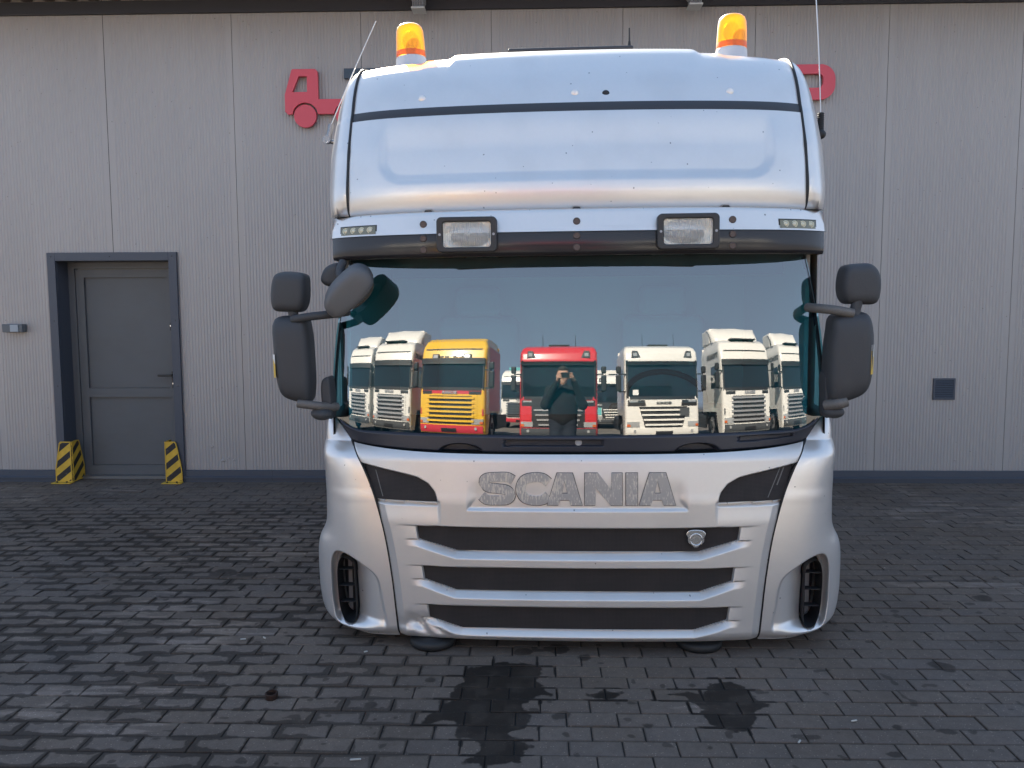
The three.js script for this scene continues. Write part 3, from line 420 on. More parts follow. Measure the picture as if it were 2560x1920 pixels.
{ // corner panels with air intakes
  const AO = [[0.055, 1.20], [0.075, 1.26], [0.11, 1.292], [0.2, 1.312], [0.3, 1.318], [0.40, 1.319], [0.45, 1.315], [0.49, 1.304], [0.535, 1.280], [0.58, 1.265], [0.66, 1.262], [0.75, 1.262], [0.88, 1.262], [0.98, 1.256], [1.05, 1.246], [1.12, 1.225], [1.2, 1.2]];
  const scoop = blob([[1.195, 0.30], [1.192, 0.40], [1.165, 0.447], [1.115, 0.445], [1.02, 0.395], [0.962, 0.345], [0.935, 0.22], [0.922, 0.105], [0.96, 0.082], [1.08, 0.085], [1.16, 0.10], [1.185, 0.17]], 60);
  const hole = blob([[1.172, 0.25], [1.172, 0.37], [1.150, 0.422], [1.115, 0.424], [1.082, 0.405], [1.075, 0.33], [1.070, 0.16], [1.080, 0.112], [1.105, 0.098], [1.135, 0.105], [1.155, 0.14], [1.167, 0.19]], 60);
  const plan = (y, t) => { const as = seamX(y) + 0.004, full = smo(AO, y), ao = Math.min(full, 1.262), zs = faceZ(as, y) - 0.021 * ss(0.95, 0.7, y); return [as + (ao - as) * Math.pow(Math.sin(t), 0.76) + (full - ao) * Math.pow(Math.sin(t), 5), zs - 0.34 * (1 - Math.pow(Math.cos(t), 0.76)) * clamp((ao - as) / 0.30, 0.15, 1)]; };
  for (const s of [-1, 1]) {
    const cp = mk('corner_panel', grid(150, 230, (u, v) => {
      const y0 = lerp(0.055, 1.125, v), t = Math.pow(Math.min(1, u / 0.84), 1.25) * Math.PI / 2, as = seamX(y0);
      let [a, z] = plan(y0, t); if (u > 0.84) z -= (u - 0.84) / 0.16 * 0.55;
      const y = y0 + 0.04 * Math.pow(1 - v, 6) * ss(0.2, 1, u) ;
      if (t < Math.PI / 2) {
        const q = sdPoly(scoop, a, y); if (q < 0.012) { const into = S01((0.010 - q) / 0.016); const deep = 0.016 + 0.055 * ss(0.93, 1.09, a); z -= deep * into * S01((y - 0.078) / 0.065); }
        const h = sdPoly(hole, a, y); if (h < 0.003) z -= 0.16 * S01((0.003 - h) / 0.006);
        // small finger dimple high on the flank
        z -= 0.010 * Math.exp(-(((a - 1.245) / 0.02) ** 2) - (((y - 0.845) / 0.035) ** 2));
      }
      return [s * a, y, z];
    }, s < 0), silver, cab);
    mk('intake_floor', grid(12, 24, (u, v) => { const y = lerp(0.085, 0.432, v), a = lerp(1.064, 1.180, u); return [s * a, y, -0.250 - 0.07 * u]; }, s < 0), blackTrim, cp);
    { const N = hole.length, mx = 1.120, my = 0.262; mk('intake_duct', grid(N, 3, (u, v) => { const p = hole[Math.round(u * N) % N], k = lerp(0.985, 0.93, v), a = mx + (p[0] - mx) * k; return [s * a, my + (p[1] - my) * k, lerp(-0.112 - 0.55 * Math.max(0, a - 1.07) , -0.27, v)]; }, s > 0), blackTrim, cp); }
    for (const y of [0.188, 0.27, 0.352]) mk('intake_slat', box(0.10, 0.004, 0.045, s * 1.120, y, -0.205, 0.0015), blackTrim, cp);
  }
}
{ // cowl below the windscreen
  const wsZ0 = x => -0.09 - x * x / 13.2 - 0.009 * Math.abs(x) ** 6;
  globalThis.wsBottom = a => 1.022 + 0.012 * (a / 0.96) ** 2 + 0.07 * Math.pow(clamp((a - 1.0) / 0.17), 2.5);
  const cw = mk('cowl', grid(300, 30, (u, v) => {
    const x = (u * 2 - 1) * lerp(1.085, 1.15, v), a = Math.abs(x), y0 = panelTop(a) - 0.004, y1 = wsBottom(a) + 0.012, y = lerp(y0, y1, v), z0 = faceZ(x, 0.96) - 0.045, z1 = wsZ0(x) + 0.004;
    let z = lerp(z0 + 0.004, z1 + 0.012, Math.pow(v, 1.2)) - 0.014 * Math.pow(clamp((v - 0.86) / 0.14), 2) - 0.02 * Math.pow(clamp((0.10 - v) / 0.10), 2);
    for (const c of [-0.545, 0.563]) { const q = ((a * Math.sign(x) - c) / 0.105) ** 2 + ((y - y0) / 0.044) ** 2; if (q < 1) z -= 0.034 * S01((1 - q) * 4); }
    if (x > -0.337 && x < 0.122 && y > y0 + 0.034 && y < y1 - 0.022) z -= 0.022;
    if (x > 0.76 && x < 1.02 && y > y0 + 0.040 && y < y1 - 0.018) z -= 0.018;
    return [x, y, z];
  }), cowlMat, cab);
  for (const x of [-0.365, 0.379]) mk('cowl_joint', box(0.004, 0.066, 0.004, x, 0.990, faceZ(x, 0.96) - 0.044), rubber, cw);
  mk('wiper_hub', merge(cyl(0.016, 0.018, 0.02, 0.012, 1.000, faceZ(0, 0.96) - 0.062, 18, 'z'), cyl(0.009, 0.009, 0.028, 0.012, 1.000, faceZ(0, 0.96) - 0.058, 12, 'z')), greyPlastic, cw);
  mk('wiper_arm', box(0.42, 0.010, 0.012, -0.11, 1.006, faceZ(0, 0.96) - 0.068, 0.004), rubber, cw);
}
const wsZ = (x, y) => { const u = y - 1; return -0.09 - (Math.tan(R(2.55)) * u + u * u / 14) - (x * x / 13.2 + 0.009 * Math.abs(x) ** 6); };
{ // windscreen, its dark border and the cab behind it
  const half = y => 1.190 - 0.10 * Math.pow(clamp((y - 1) / 0.9), 2.2);
  mk('windscreen', grid(160, 110, (u, v) => { const y0 = lerp(1.0, 1.93, v), x = (u * 2 - 1) * half(y0), y = lerp(wsBottom(Math.abs(x)), 1.93, v); return [x, y, wsZ(x, y)]; }), glassWS, cab);
  const fr = (x0f, x1f, y0, y1, nu, nv) => grid(nu, nv, (u, v) => { const y = lerp(y0, y1, v), x = lerp(x0f(y), x1f(y), u); return [x, y, wsZ(x, y) - 0.006]; });
  mk('screen_border', merge(fr(y => -half(y), y => -half(y) + 0.012, 1.0, 1.93, 2, 40), fr(y => half(y) - 0.012, y => half(y), 1.0, 1.93, 2, 40), grid(80, 4, (u, v) => { const x = (u * 2 - 1) * half(1.88), a = Math.abs(x), y = lerp(1.823 + 0.05 * Math.pow(clamp((a - 0.86) / 0.26), 2), 1.93, v); return [x, y, wsZ(x, y) - 0.006]; })), std(C(0.008, 0.008, 0.009), 0.4), cab);
  for (const s of [-1, 1]) mk('screen_pillar', grid(8, 50, (u, v) => { const y = lerp(1.03, 1.95, v), t = u * Math.PI / 2, x = half(y) - 0.006 + 0.014 * Math.sin(t); return [s * x, y, wsZ(half(y), y) + 0.004 - 0.10 * (1 - Math.cos(t))]; }, s < 0), rubber, cab);
  // shell of the cab: doors, back wall, bulkhead, floor
  const shell = [];
  for (const s of [-1, 1]) shell.push(grid(12, 20, (u, v) => { const y = lerp(0.10, 2.15, v), z = lerp(-0.32, -2.1, u); return [s * lerp(y < 1.08 ? 1.235 : 1.165, 1.235, ss(-0.32, -0.9, z)), y, z]; }, s > 0));
  shell.push(grid(2, 2, (u, v) => [lerp(-1.235, 1.235, u), lerp(0.1, 2.9, v), -2.1]));
  mk('cab_shell', merge(...shell), silver, cab);
  mk('cab_lining', merge(box(2.26, 1.9, 0.02, 0, 1.05, -1.62), box(0.02, 1.9, 1.3, -1.13, 1.05, -1.0), box(0.02, 1.9, 1.3, 1.13, 1.05, -1.0), box(2.24, 0.02, 1.3, 0, 1.97, -1.0)), liner, cab);
  mk('bulkhead', merge(box(2.3, 0.84, 0.02, 0, 0.52, -0.30), box(2.44, 0.02, 1.75, 0, 0.11, -1.2), box(2.40, 0.02, 1.8, 0, 1.99, -1.2)), liner, cab);
  // inside
  const dash = mk('dashboard', merge(box(2.2, 0.26, 0.50, 0, 0.92, -0.52, 0.08, 4), box(0.62, 0.10, 0.24, 0.5, 1.06, -0.62, 0.04, 3)), std(C(0.012, 0.012, 0.013), 0.8), cab);
  mk('steering_wheel', new THREE.TorusGeometry(0.22, 0.017, 10, 40).rotateX(-0.95).translate(0.52, 1.12, -0.86), rubber, cab);
  for (const x of [-0.58, 0.58]) { mk('seat', merge(box(0.52, 0.7, 0.16, x, 1.22, -1.45, 0.06, 3), box(0.5, 0.14, 0.5, x, 0.84, -1.2, 0.05, 3), box(0.3, 0.2, 0.12, x, 1.66, -1.47, 0.05, 3)), std(C(0.29, 0.29, 0.30), 0.9), cab); }
  mk('sun_blind', box(1.9, 0.10, 0.02, 0.05, 1.83, -0.30, 0.008), std(C(0.02, 0.02, 0.022), 0.8), cab);
}
{ // sun visor: painted upper strip, smoked lower band
  const planZ = x => -0.035 - 0.14 * Math.pow(Math.abs(x) / 1.175, 3.2) - 0.05 * Math.pow(Math.abs(x) / 1.175, 14) - 0.025 * x * x;
  const splitY = a => 1.975, topY = a => 2.086 - 0.005 * Math.pow(a / 1.12, 4), botY = a => 1.870;
  const end = (u) => (u * 2 - 1) * 1.170;
  const sv = mk('visor_strip', grid(200, 14, (u, v) => { const x = end(u), a = Math.abs(x), y = v < 0.75 ? lerp(splitY(a), topY(a) - 0.012, v / 0.75) : topY(a) - 0.012 + 0.012 * Math.sin((v - 0.75) / 0.25 * Math.PI / 2); let z = planZ(x) + 0.012 - 0.030 * Math.min(1, v / 0.75); if (v > 0.75) z -= 0.13 * Math.pow((v - 0.75) / 0.25, 1.6); return [x, y, z]; }), silver, cab);
  mk('visor_band', grid(200, 12, (u, v) => { const x = end(u), a = Math.abs(x), y = lerp(botY(a), splitY(a) - 0.002, v); let z = planZ(x) + 0.004 + 0.004 * Math.sin(v * Math.PI) - 0.016 * Math.pow(1 - Math.min(1, v / 0.12), 2); return [x, y, z]; }), smokeAcrylic, cab);
  mk('visor_underside', grid(100, 2, (u, v) => { const x = end(u), a = Math.abs(x); return [x, botY(a) + 0.004 * v, planZ(x) - 0.013 - 0.13 * v]; }, true), blackTrim, cab);
  for (const s of [-1, 1]) mk('visor_end', grid(3, 10, (u, v) => [s * 1.169, lerp(botY(1.175), topY(1.175), v), planZ(1.169) - 0.10 * u], s < 0), v_end(), cab);
  function v_end() { return silver; }
  // driving lamps
  const lampG = (cx) => {
    const g = sub('driving_lamp', cab), cy = 1.966, z = planZ(cx) + 0.02, hw = 0.137, hh = 0.079;
    const refl = std(C(0.80, 0.76, 0.68), 0.34, 0.45);
    mk('housing', extr(rrect(cx - hw, cy - hh, cx + hw, cy + hh, 0.022), 0.04, 0.006, [rrect(cx - 0.109, cy - 0.057, cx + 0.109, cy + 0.057, 0.014)], 3).translate(0, 0, z - 0.02), blackTrim, g);
    mk('reflector', grid(36, 18, (u, v) => { const X = (u * 2 - 1), Y = (v * 2 - 1); return [cx + X * 0.109, cy + Y * 0.057, z - 0.035 + 0.030 * Math.min(1, Math.pow(Math.abs(X), 2.4) + Math.pow(Math.abs(Y), 2.4))]; }), refl, g);
    mk('bulb_shield', merge(box(0.03, 0.018, 0.012, cx, cy + 0.004, z - 0.012, 0.003), cyl(0.012, 0.012, 0.02, cx, cy + 0.004, z - 0.022, 12, 'z')), greyPlastic, g);
    mk('lens', grid(20, 12, (u, v) => { const X = u * 2 - 1, Y = v * 2 - 1; return [cx + X * 0.108, cy + Y * 0.056, z + 0.016 + 0.008 * (1 - X * X) * (1 - Y * Y), u, v]; }), lampGlass, g);
    for (const q of [-0.122, 0.122]) mk('lamp_screw', cyl(0.006, 0.006, 0.006, cx + q, cy, z + 0.024, 10, 'z'), greyPlastic, g);
  };
  lampG(-0.491); lampG(0.500);
  // marker lights
  for (const s of [-1, 1]) {
    const g = sub('marker_light', cab), x0 = 0.924, x1 = 1.120, f = (u, v, o) => { const a = lerp(x0, x1, u); return [s * a, lerp(1.978, 2.026, v), planZ(a) + 0.006 - 0.012 * v + o]; };
    mk('bezel', grid(16, 2, (u, v) => f(u, v, 0.004), s < 0), std(C(0.025, 0.024, 0.018), 0.5), g);
    mk('marker_lens', grid(16, 2, (u, v) => f(0.03 + 0.94 * u, 0.12 + 0.76 * v, 0.007), s < 0), phy(C(0.16, 0.155, 0.10), 0.2, 0, { clearcoat: 0.6 }), g);
    for (let k = 0; k < 4; k++) { const u = 0.17 + k * 0.22, p = f(u, 0.5, 0.007); mk('led_ring', new THREE.TorusGeometry(0.0135, 0.0022, 6, 24).translate(p[0], p[1], p[2]), std(C(0.62, 0.60, 0.45), 0.3, 0.3), g); mk('led', new THREE.SphereGeometry(0.011, 14, 10).scale(1, 1, 0.5).translate(p[0], p[1], p[2]), phy(C(0.55, 0.54, 0.42), 0.2, 0, { clearcoat: 1 }), g); }
  }
  for (const x of [-0.697, 0.005, 0.707]) for (const [y, o] of [[2.020, 0.004], [1.955, 0.010], [1.903, 0.010]]) { const z = planZ(x) + o; mk('bolt', merge(new THREE.TorusGeometry(0.0125, 0.004, 8, 24).translate(x, y, z - 0.001), cyl(0.010, 0.010, 0.008, x, y, z - 0.002, 16, 'z')), std(C(0.09, 0.07, 0.065), 0.45, 0.5), cab); }
}
const roofPlan = a => -0.10 * Math.pow(a / 1.1, 2.2) - 0.045 * Math.pow(a / 1.1, 9);
{ // roof: lower fascia, dark strip, upper dome
  const prof = new THREE.CatmullRomCurve3([[2.075, -0.24], [2.079, -0.180], [2.092, -0.156], [2.125, -0.142], [2.16, -0.1355], [2.19, -0.135], [2.23, -0.140], [2.40, -0.184], [2.555, -0.250]].map(p => new THREE.Vector3(p[1], p[0], 0)), false, 'centripetal');
  const prof2 = new THREE.CatmullRomCurve3([[2.60, -0.281], [2.70, -0.330], [2.79, -0.395], [2.86, -0.478], [2.905, -0.575], [2.930, -0.70], [2.944, -0.90], [2.955, -1.2], [2.95, -1.6], [2.9, -2.1]].map(p => new THREE.Vector3(p[1], p[0], 0)), false, 'centripetal');
  mk('roof_fascia', grid(240, 110, (u, v) => {
    const x = (u * 2 - 1) * 1.094, a = Math.abs(x), p = prof.getPointAt(v); let z = p.x + roofPlan(a);
    const qx = a - 0.945, qy = 2.215 - p.y, q = Math.max(qx, qy) > 0 ? Math.max(qx, qy) : (qx > -0.13 && qy > -0.13 ? Math.hypot(qx + 0.13, qy + 0.13) - 0.13 : Math.max(qx, qy));
    z -= 0.031 * S01(-q / 0.055) * ss(2.555, 2.38, p.y);
    return [x, p.y, z];
  }), silver, cab);
  mk('roof_strip', grid(120, 4, (u, v) => { const x = (u * 2 - 1) * 1.094, a = Math.abs(x); return [x, lerp(2.554, 2.602, v), lerp(-0.254, -0.281, v) + roofPlan(a) + 0.004 * Math.sin(Math.PI * v)]; }), std(C(0.030, 0.029, 0.032), 0.42), cab);
  mk('roof_dome', grid(240, 150, (u, v) => {
    const x = (u * 2 - 1) * 1.10, a = Math.abs(x), p = prof2.getPointAt(v), top = ss(2.8, 2.93, p.y); let y = p.y - 0.025 * top * Math.pow(a / 1.1, 3), z = p.x + roofPlan(a) * (1 - 0.2 * top);
    const step = 0.016 * ss(0.63, 0.59, x > 0 ? a - 0.02 : a) + 0.008 * ss(0.78, 0.74, a) - 0.006 * ss(0.40, 0.37, a) * 0; y += step * top; z += 0.010 * ss(0.63, 0.59, a) * ss(2.78, 2.9, p.y) * (1 - ss(-0.8, -0.9, p.x));
    return [x, y, z];
  }), silver, cab);
  for (const [x, c] of [[-0.735, 0], [0.006, 0], [0.745, 0], [0.153, 1]]) { const z = -0.304 + roofPlan(Math.abs(x)); mk(c ? 'grommet' : 'plug', new THREE.SphereGeometry(0.019, 20, 12).scale(1, 1, 0.32).translate(x, 2.652 - (c ? 0.01 : 0), z), c ? rubber : silver, cab); }
  for (const x of [-0.69, 0.008, 0.70]) mk('fascia_clip', extr([[x - 0.024, 2.082], [x + 0.024, 2.082], [x + 0.014, 2.096], [x - 0.014, 2.096]], 0.01, 0.002).translate(0, 0, -0.155 + roofPlan(Math.abs(x))), blackTrim, cab);
  // side fairings and the rubber strips between
  const SO = [[2.05, 1.252], [2.15, 1.256], [2.45, 1.252], [2.60, 1.236], [2.70, 1.216], [2.80, 1.184], [2.87, 1.148], [2.91, 1.118], [2.93, 1.104]];
  const seamZ = y => y < 2.57 ? lin([[2.07, -0.21], [2.094, -0.164], [2.125, -0.146], [2.16, -0.137], [2.19, -0.135], [2.23, -0.140], [2.40, -0.184], [2.57, -0.262]], y) : smo([[2.57, -0.268], [2.60, -0.281], [2.70, -0.330], [2.79, -0.395], [2.86, -0.478], [2.905, -0.60], [2.925, -0.72]], y);
  for (const s of [-1, 1]) {
    mk('side_fairing', grid(44, 90, (u, v) => { const y = lerp(2.075, 2.925, v), t = Math.min(1, u / 0.6) * Math.PI / 2, a0 = 1.100, ao = smo(SO, y); let a = a0 + (ao - a0) * Math.sin(t), z = seamZ(y) - 0.145 - 0.34 * (1 - Math.cos(t)) * clamp((ao - a0) / 0.15, 0.25, 1); if (u > 0.6) z = lerp(z, -2.1, (u - 0.6) / 0.4); const roll = Math.pow(clamp((2.11 - y) / 0.035), 2); a -= roll * 0.012 * Math.sin(t); z -= roll * 0.012; return [s * a, y - 0.015 * Math.sin(t) * ss(2.8, 2.92, y), z]; }, s < 0), silver, cab);
    mk('roof_seal', tube(Array.from({ length: 30 }, (_, k) => { const y = lerp(2.08, 2.915, k / 29); return [s * 1.098, y, seamZ(y) - 0.140]; }), 0.0075, 80, 6), rubber, cab);
    // small orange-red clearance lens on the shoulder
  }
  // shelf between visor and roof
  mk('visor_shelf', grid(100, 2, (u, v) => { const x = (u * 2 - 1) * 1.15, a = Math.abs(x); return [x, 2.074, lerp(-0.12 - 0.10 * Math.pow(a / 1.15, 3), -0.42, v)]; }), rubber, cab);
  mk('roof_hatch', merge(box(0.70, 0.022, 0.6, 0.0, 3.062, -1.28, 0.01), box(0.62, 0.11, 0.46, 0.0, 3.0, -1.34, 0.006)), std(C(0.03, 0.03, 0.034), 0.4), cab);
  mk('roof_aerial', merge(cyl(0.006, 0.024, 0.10, 0.328, 3.05, -1.0, 14), cyl(0.006, 0.022, 0.14, 0.328, 2.98, -1.0, 14), cyl(0.004, 0.005, 0.08, 0.328, 3.13, -1.0, 10)), rubber, cab);
}
{ // beacons
  for (const [x, rz] of [[-0.868, 0.035], [0.856, -0.02]]) {
    const b = sub('beacon', cab);
    const base = [[0, 0], [0.088, 0], [0.086, 0.012], [0.082, 0.075], [0.078, 0.083], [0, 0.083]], lath = (p, n = 40) => new THREE.LatheGeometry(p.map(q => new THREE.Vector2(q[0], q[1])), n);
    mk('beacon_base', lath(base), std(C(0.50, 0.51, 0.54), 0.45), b);
    mk('beacon_collar', lath([[0.0795, 0.082], [0.079, 0.112], [0.074, 0.112]]), amberCollar, b);
    mk('beacon_dome', lath([[0.0785, 0.1125], [0.076, 0.18], [0.073, 0.222], [0.066, 0.242], [0.052, 0.254], [0.03, 0.260], [0.0005, 0.262]]), amber, b);
    mk('beacon_reflector', merge(cyl(0.022, 0.03, 0.06, 0, 0.115, 0), new THREE.SphereGeometry(0.045, 20, 14, 0, Math.PI).scale(1, 1.25, 0.5).translate(0, 0.175, -0.01), cyl(0.012, 0.012, 0.05, 0, 0.17, 0.02)), std(C(0.75, 0.74, 0.70), 0.35, 0.4), b);
    b.position.set(x, 2.912, -0.85); b.rotation.z = rz;
  }
  // aerials on the flanks
  const a1 = sub('whip_aerial', cab); mk('whip', tube([[-1.284, 2.615, -0.7], [-1.16, 2.88, -0.7], [-1.028, 3.145, -0.7]], 0.0028, 10, 6), std(C(0.6, 0.6, 0.6), 0.3, 0.7), a1);
  mk('whip_base', merge(tube([[-1.300, 2.545, -0.7], [-1.292, 2.58, -0.7], [-1.284, 2.617, -0.7]], 0.015, 8, 12), cyl(0.022, 0.022, 0.03, -1.305, 2.535, -0.69, 14, 'z'), tube([[-1.262, 2.52, -0.7], [-1.30, 2.53, -0.7]], 0.012, 4, 10)), std(C(0.25, 0.25, 0.26), 0.25, 0.8), a1);
  const a2 = sub('whip_aerial', cab); mk('whip', tube([[1.287, 2.61, -0.7], [1.272, 2.9, -0.7], [1.246, 3.26, -0.7]], 0.0028, 10, 6), std(C(0.6, 0.6, 0.6), 0.3, 0.7), a2);
  mk('whip_base', merge(cyl(0.013, 0.016, 0.10, 1.288, 2.57, -0.7, 14), new THREE.SphereGeometry(0.028, 16, 12).scale(1.1, 0.9, 1).translate(1.285, 2.51, -0.7), cyl(0.022, 0.028, 0.05, 1.262, 2.505, -0.7, 14, 'x')), rubber, a2);
  const coil = []; for (let k = 0; k < 9; k++) coil.push(new THREE.TorusGeometry(0.0145, 0.003, 6, 16).rotateX(Math.PI / 2).translate(1.288, 2.53 + k * 0.0105, -0.7)); mk('spring', merge(...coil), rubber, a2);
}
{ // mirrors
  const yel = std(0xffffff, 0.5, 0, { map: tex(64, 256, (u, v, o) => { const w = v > 0.82 - 0.25 * u; const n = 0.8 + 0.4 * vn(u * 20, v * 80); o[0] = (w ? 0.7 : 0.62) * n; o[1] = (w ? 0.7 : 0.40) * n; o[2] = (w ? 0.68 : 0.04) * n; }) });
  const L = sub('side_mirror', cab), zL = -0.10;
  const at = (g, x, y, z, ry = 0, rz = 0, rx = 0) => g.rotateX(rx).rotateY(ry).rotateZ(rz).translate(x, y, z);
  mk('mirror_housing', at(pod([[-0.072, 0.200], [0.01, 0.215], [0.070, 0.205], [0.086, 0.15], [0.092, 0.0], [0.088, -0.15], [0.070, -0.205], [0.0, -0.195], [-0.055, -0.165], [-0.078, -0.08], [-0.084, 0.06]], 0.09, 0.085), -1.352, 1.392, zL - 0.05, 0.12, 0.02), mirrorMat, L);
  mk('mirror_housing', at(pod([[-0.075, 0.07], [-0.045, 0.092], [0.03, 0.098], [0.073, 0.085], [0.083, 0.04], [0.082, -0.045], [0.062, -0.085], [-0.01, -0.094], [-0.065, -0.09], [-0.083, -0.05]], 0.06, 0.065), -1.356, 1.717, zL - 0.05, 0.05, -0.08), mirrorMat, L);
  mk('mirror_stalk', tube([[-1.345, 1.64, zL - 0.04], [-1.338, 1.60, zL - 0.04], [-1.335, 1.56, zL - 0.04]], 0.024, 8, 12), mirrorMat, L);
  mk('mirror_arm', tube([[-1.335, 1.588, zL], [-1.24, 1.602, zL + 0.01], [-1.14, 1.612, zL - 0.02], [-1.10, 1.62, zL - 0.12]], 0.020, 20, 10), mirrorMat, L);
  mk('mirror_bracket', tube([[-1.32, 1.19, zL], [-1.26, 1.182, zL], [-1.21, 1.172, zL - 0.02], [-1.16, 1.16, zL - 0.10]], 0.021, 16, 10), bareMat, L);
  mk('mirror_knuckle', at(new THREE.SphereGeometry(0.05, 20, 14).scale(1.05, 0.62, 0.9), -1.215, 1.135, zL - 0.03, 0, -0.1), mirrorMat, L);
  mk('mirror_foot', at(pod([[-0.02, 0.09], [0.01, 0.105], [0.022, 0.04], [0.024, -0.05], [0.018, -0.10], [-0.012, -0.07], [-0.026, 0.0]], 0.08, 0.02, 36), -1.195, 1.205, zL - 0.06), mirrorMat, L);
  mk('reflector_strip', grid(2, 8, (u, v) => [-1.428 + 0.018 * u - 0.002 * v, lerp(1.315, 1.425, v), zL + 0.008 + 0.026 * u, u, v]), yel, L);
  const F = sub('front_mirror', cab);
  mk('mirror_housing', at(pod([[-0.135, -0.02], [-0.12, 0.03], [-0.06, 0.062], [0.04, 0.072], [0.11, 0.06], [0.138, 0.015], [0.125, -0.04], [0.06, -0.068], [-0.05, -0.07], [-0.12, -0.055]], 0.09, 0.055), 0, 0, 0, 0, 0.0, 0.35).rotateZ(R(40)).translate(-1.056, 1.714, -0.065), fadedMat, F);
  mk('mirror_glass', at(new THREE.CircleGeometry(0.055, 32).scale(1.9, 1, 1), 0, -0.012, -0.088, 0, 0, 0.35 ).rotateZ(R(40)).translate(-1.056, 1.714, -0.10), std(C(0.02, 0.02, 0.022), 0.25), F);
  mk('mirror_arm', tube([[-1.13, 1.61, zL], [-1.115, 1.63, -0.10], [-1.09, 1.66, -0.09]], 0.018, 14, 10), mirrorMat, F);
  mk('mirror_arm', tube([[-1.10, 1.86, -0.17], [-1.11, 1.81, -0.14], [-1.08, 1.75, -0.10]], 0.020, 14, 10), mirrorMat, F);
  mk('kerb_mirror', at(pod([[-0.05, -0.03], [-0.03, 0.03], [0.03, 0.055], [0.055, 0.02], [0.04, -0.045], [-0.02, -0.055]], 0.06, 0.04), -1.165, 1.80, -0.2), mirrorMat, F);
  const Q = sub('side_mirror', cab), zR = -0.10;
  mk('mirror_housing', at(pod([[-0.078, 0.195], [0.0, 0.215], [0.068, 0.205], [0.092, 0.15], [0.096, 0.0], [0.086, -0.12], [0.06, -0.165], [0.0, -0.195], [-0.07, -0.215], [-0.098, -0.17], [-0.104, 0.0], [-0.094, 0.12]], 0.09, 0.085), 1.266, 1.385, zR - 0.05, -0.10, 0.0), mirrorMat, Q);
  mk('mirror_housing', at(pod([[-0.083, 0.04], [-0.065, 0.086], [-0.01, 0.097], [0.05, 0.092], [0.083, 0.05], [0.088, -0.04], [0.07, -0.086], [0.0, -0.088], [-0.06, -0.082], [-0.083, -0.04]], 0.06, 0.065), 1.300, 1.722, zR - 0.05), mirrorMat, Q);
  mk('mirror_stalk', tube([[1.285, 1.65, zR - 0.02], [1.275, 1.60, zR - 0.02], [1.272, 1.555, zR - 0.01]], 0.024, 8, 12), mirrorMat, Q);
  mk('mirror_arm', tube([[1.26, 1.592, zR], [1.19, 1.606, zR], [1.13, 1.615, zR - 0.05], [1.10, 1.62, zR - 0.14]], 0.022, 16, 10), bareMat, Q);
  mk('mirror_bracket', tube([[1.24, 1.19, zR], [1.20, 1.178, zR], [1.16, 1.165, zR - 0.04]], 0.026, 10, 10), bareMat, Q);
  mk('mirror_knuckle', at(new THREE.SphereGeometry(0.05, 20, 14).scale(1.0, 0.6, 0.9), 1.195, 1.135, zR - 0.04), mirrorMat, Q);
  mk('mirror_foot', at(pod([[-0.022, 0.10], [0.01, 0.11], [0.026, 0.08], [0.022, -0.02], [0.010, -0.10], [-0.018, -0.11], [-0.026, 0.0]], 0.08, 0.02, 36), 1.185, 1.215, zR - 0.06), mirrorMat, Q);
  mk('reflector_strip', grid(2, 8, (u, v) => [1.333 + 0.020 * u + 0.002 * v, lerp(1.315, 1.45, v), zR + 0.032 - 0.026 * u, u, v]), yel, Q);
}
for (const x of [-0.49, 0.80]) { const f = mk('support_pad', merge(new THREE.LatheGeometry([[0, 0.0], [0.105, 0.0], [0.112, 0.012], [0.112, 0.03], [0.10, 0.045], [0.06, 0.052], [0.06, 0.085], [0, 0.085]].map(p => new THREE.Vector2(...p)), 40)), rubber); f.position.set(x, 0.001, -3.77); tag(f, x < 0 ? 'round black rubber pad under the dented bumper corner of the silver cab' : 'round black rubber pad under the undamaged bumper end of the silver cab', 'support pad', 'pads under the cab'); }

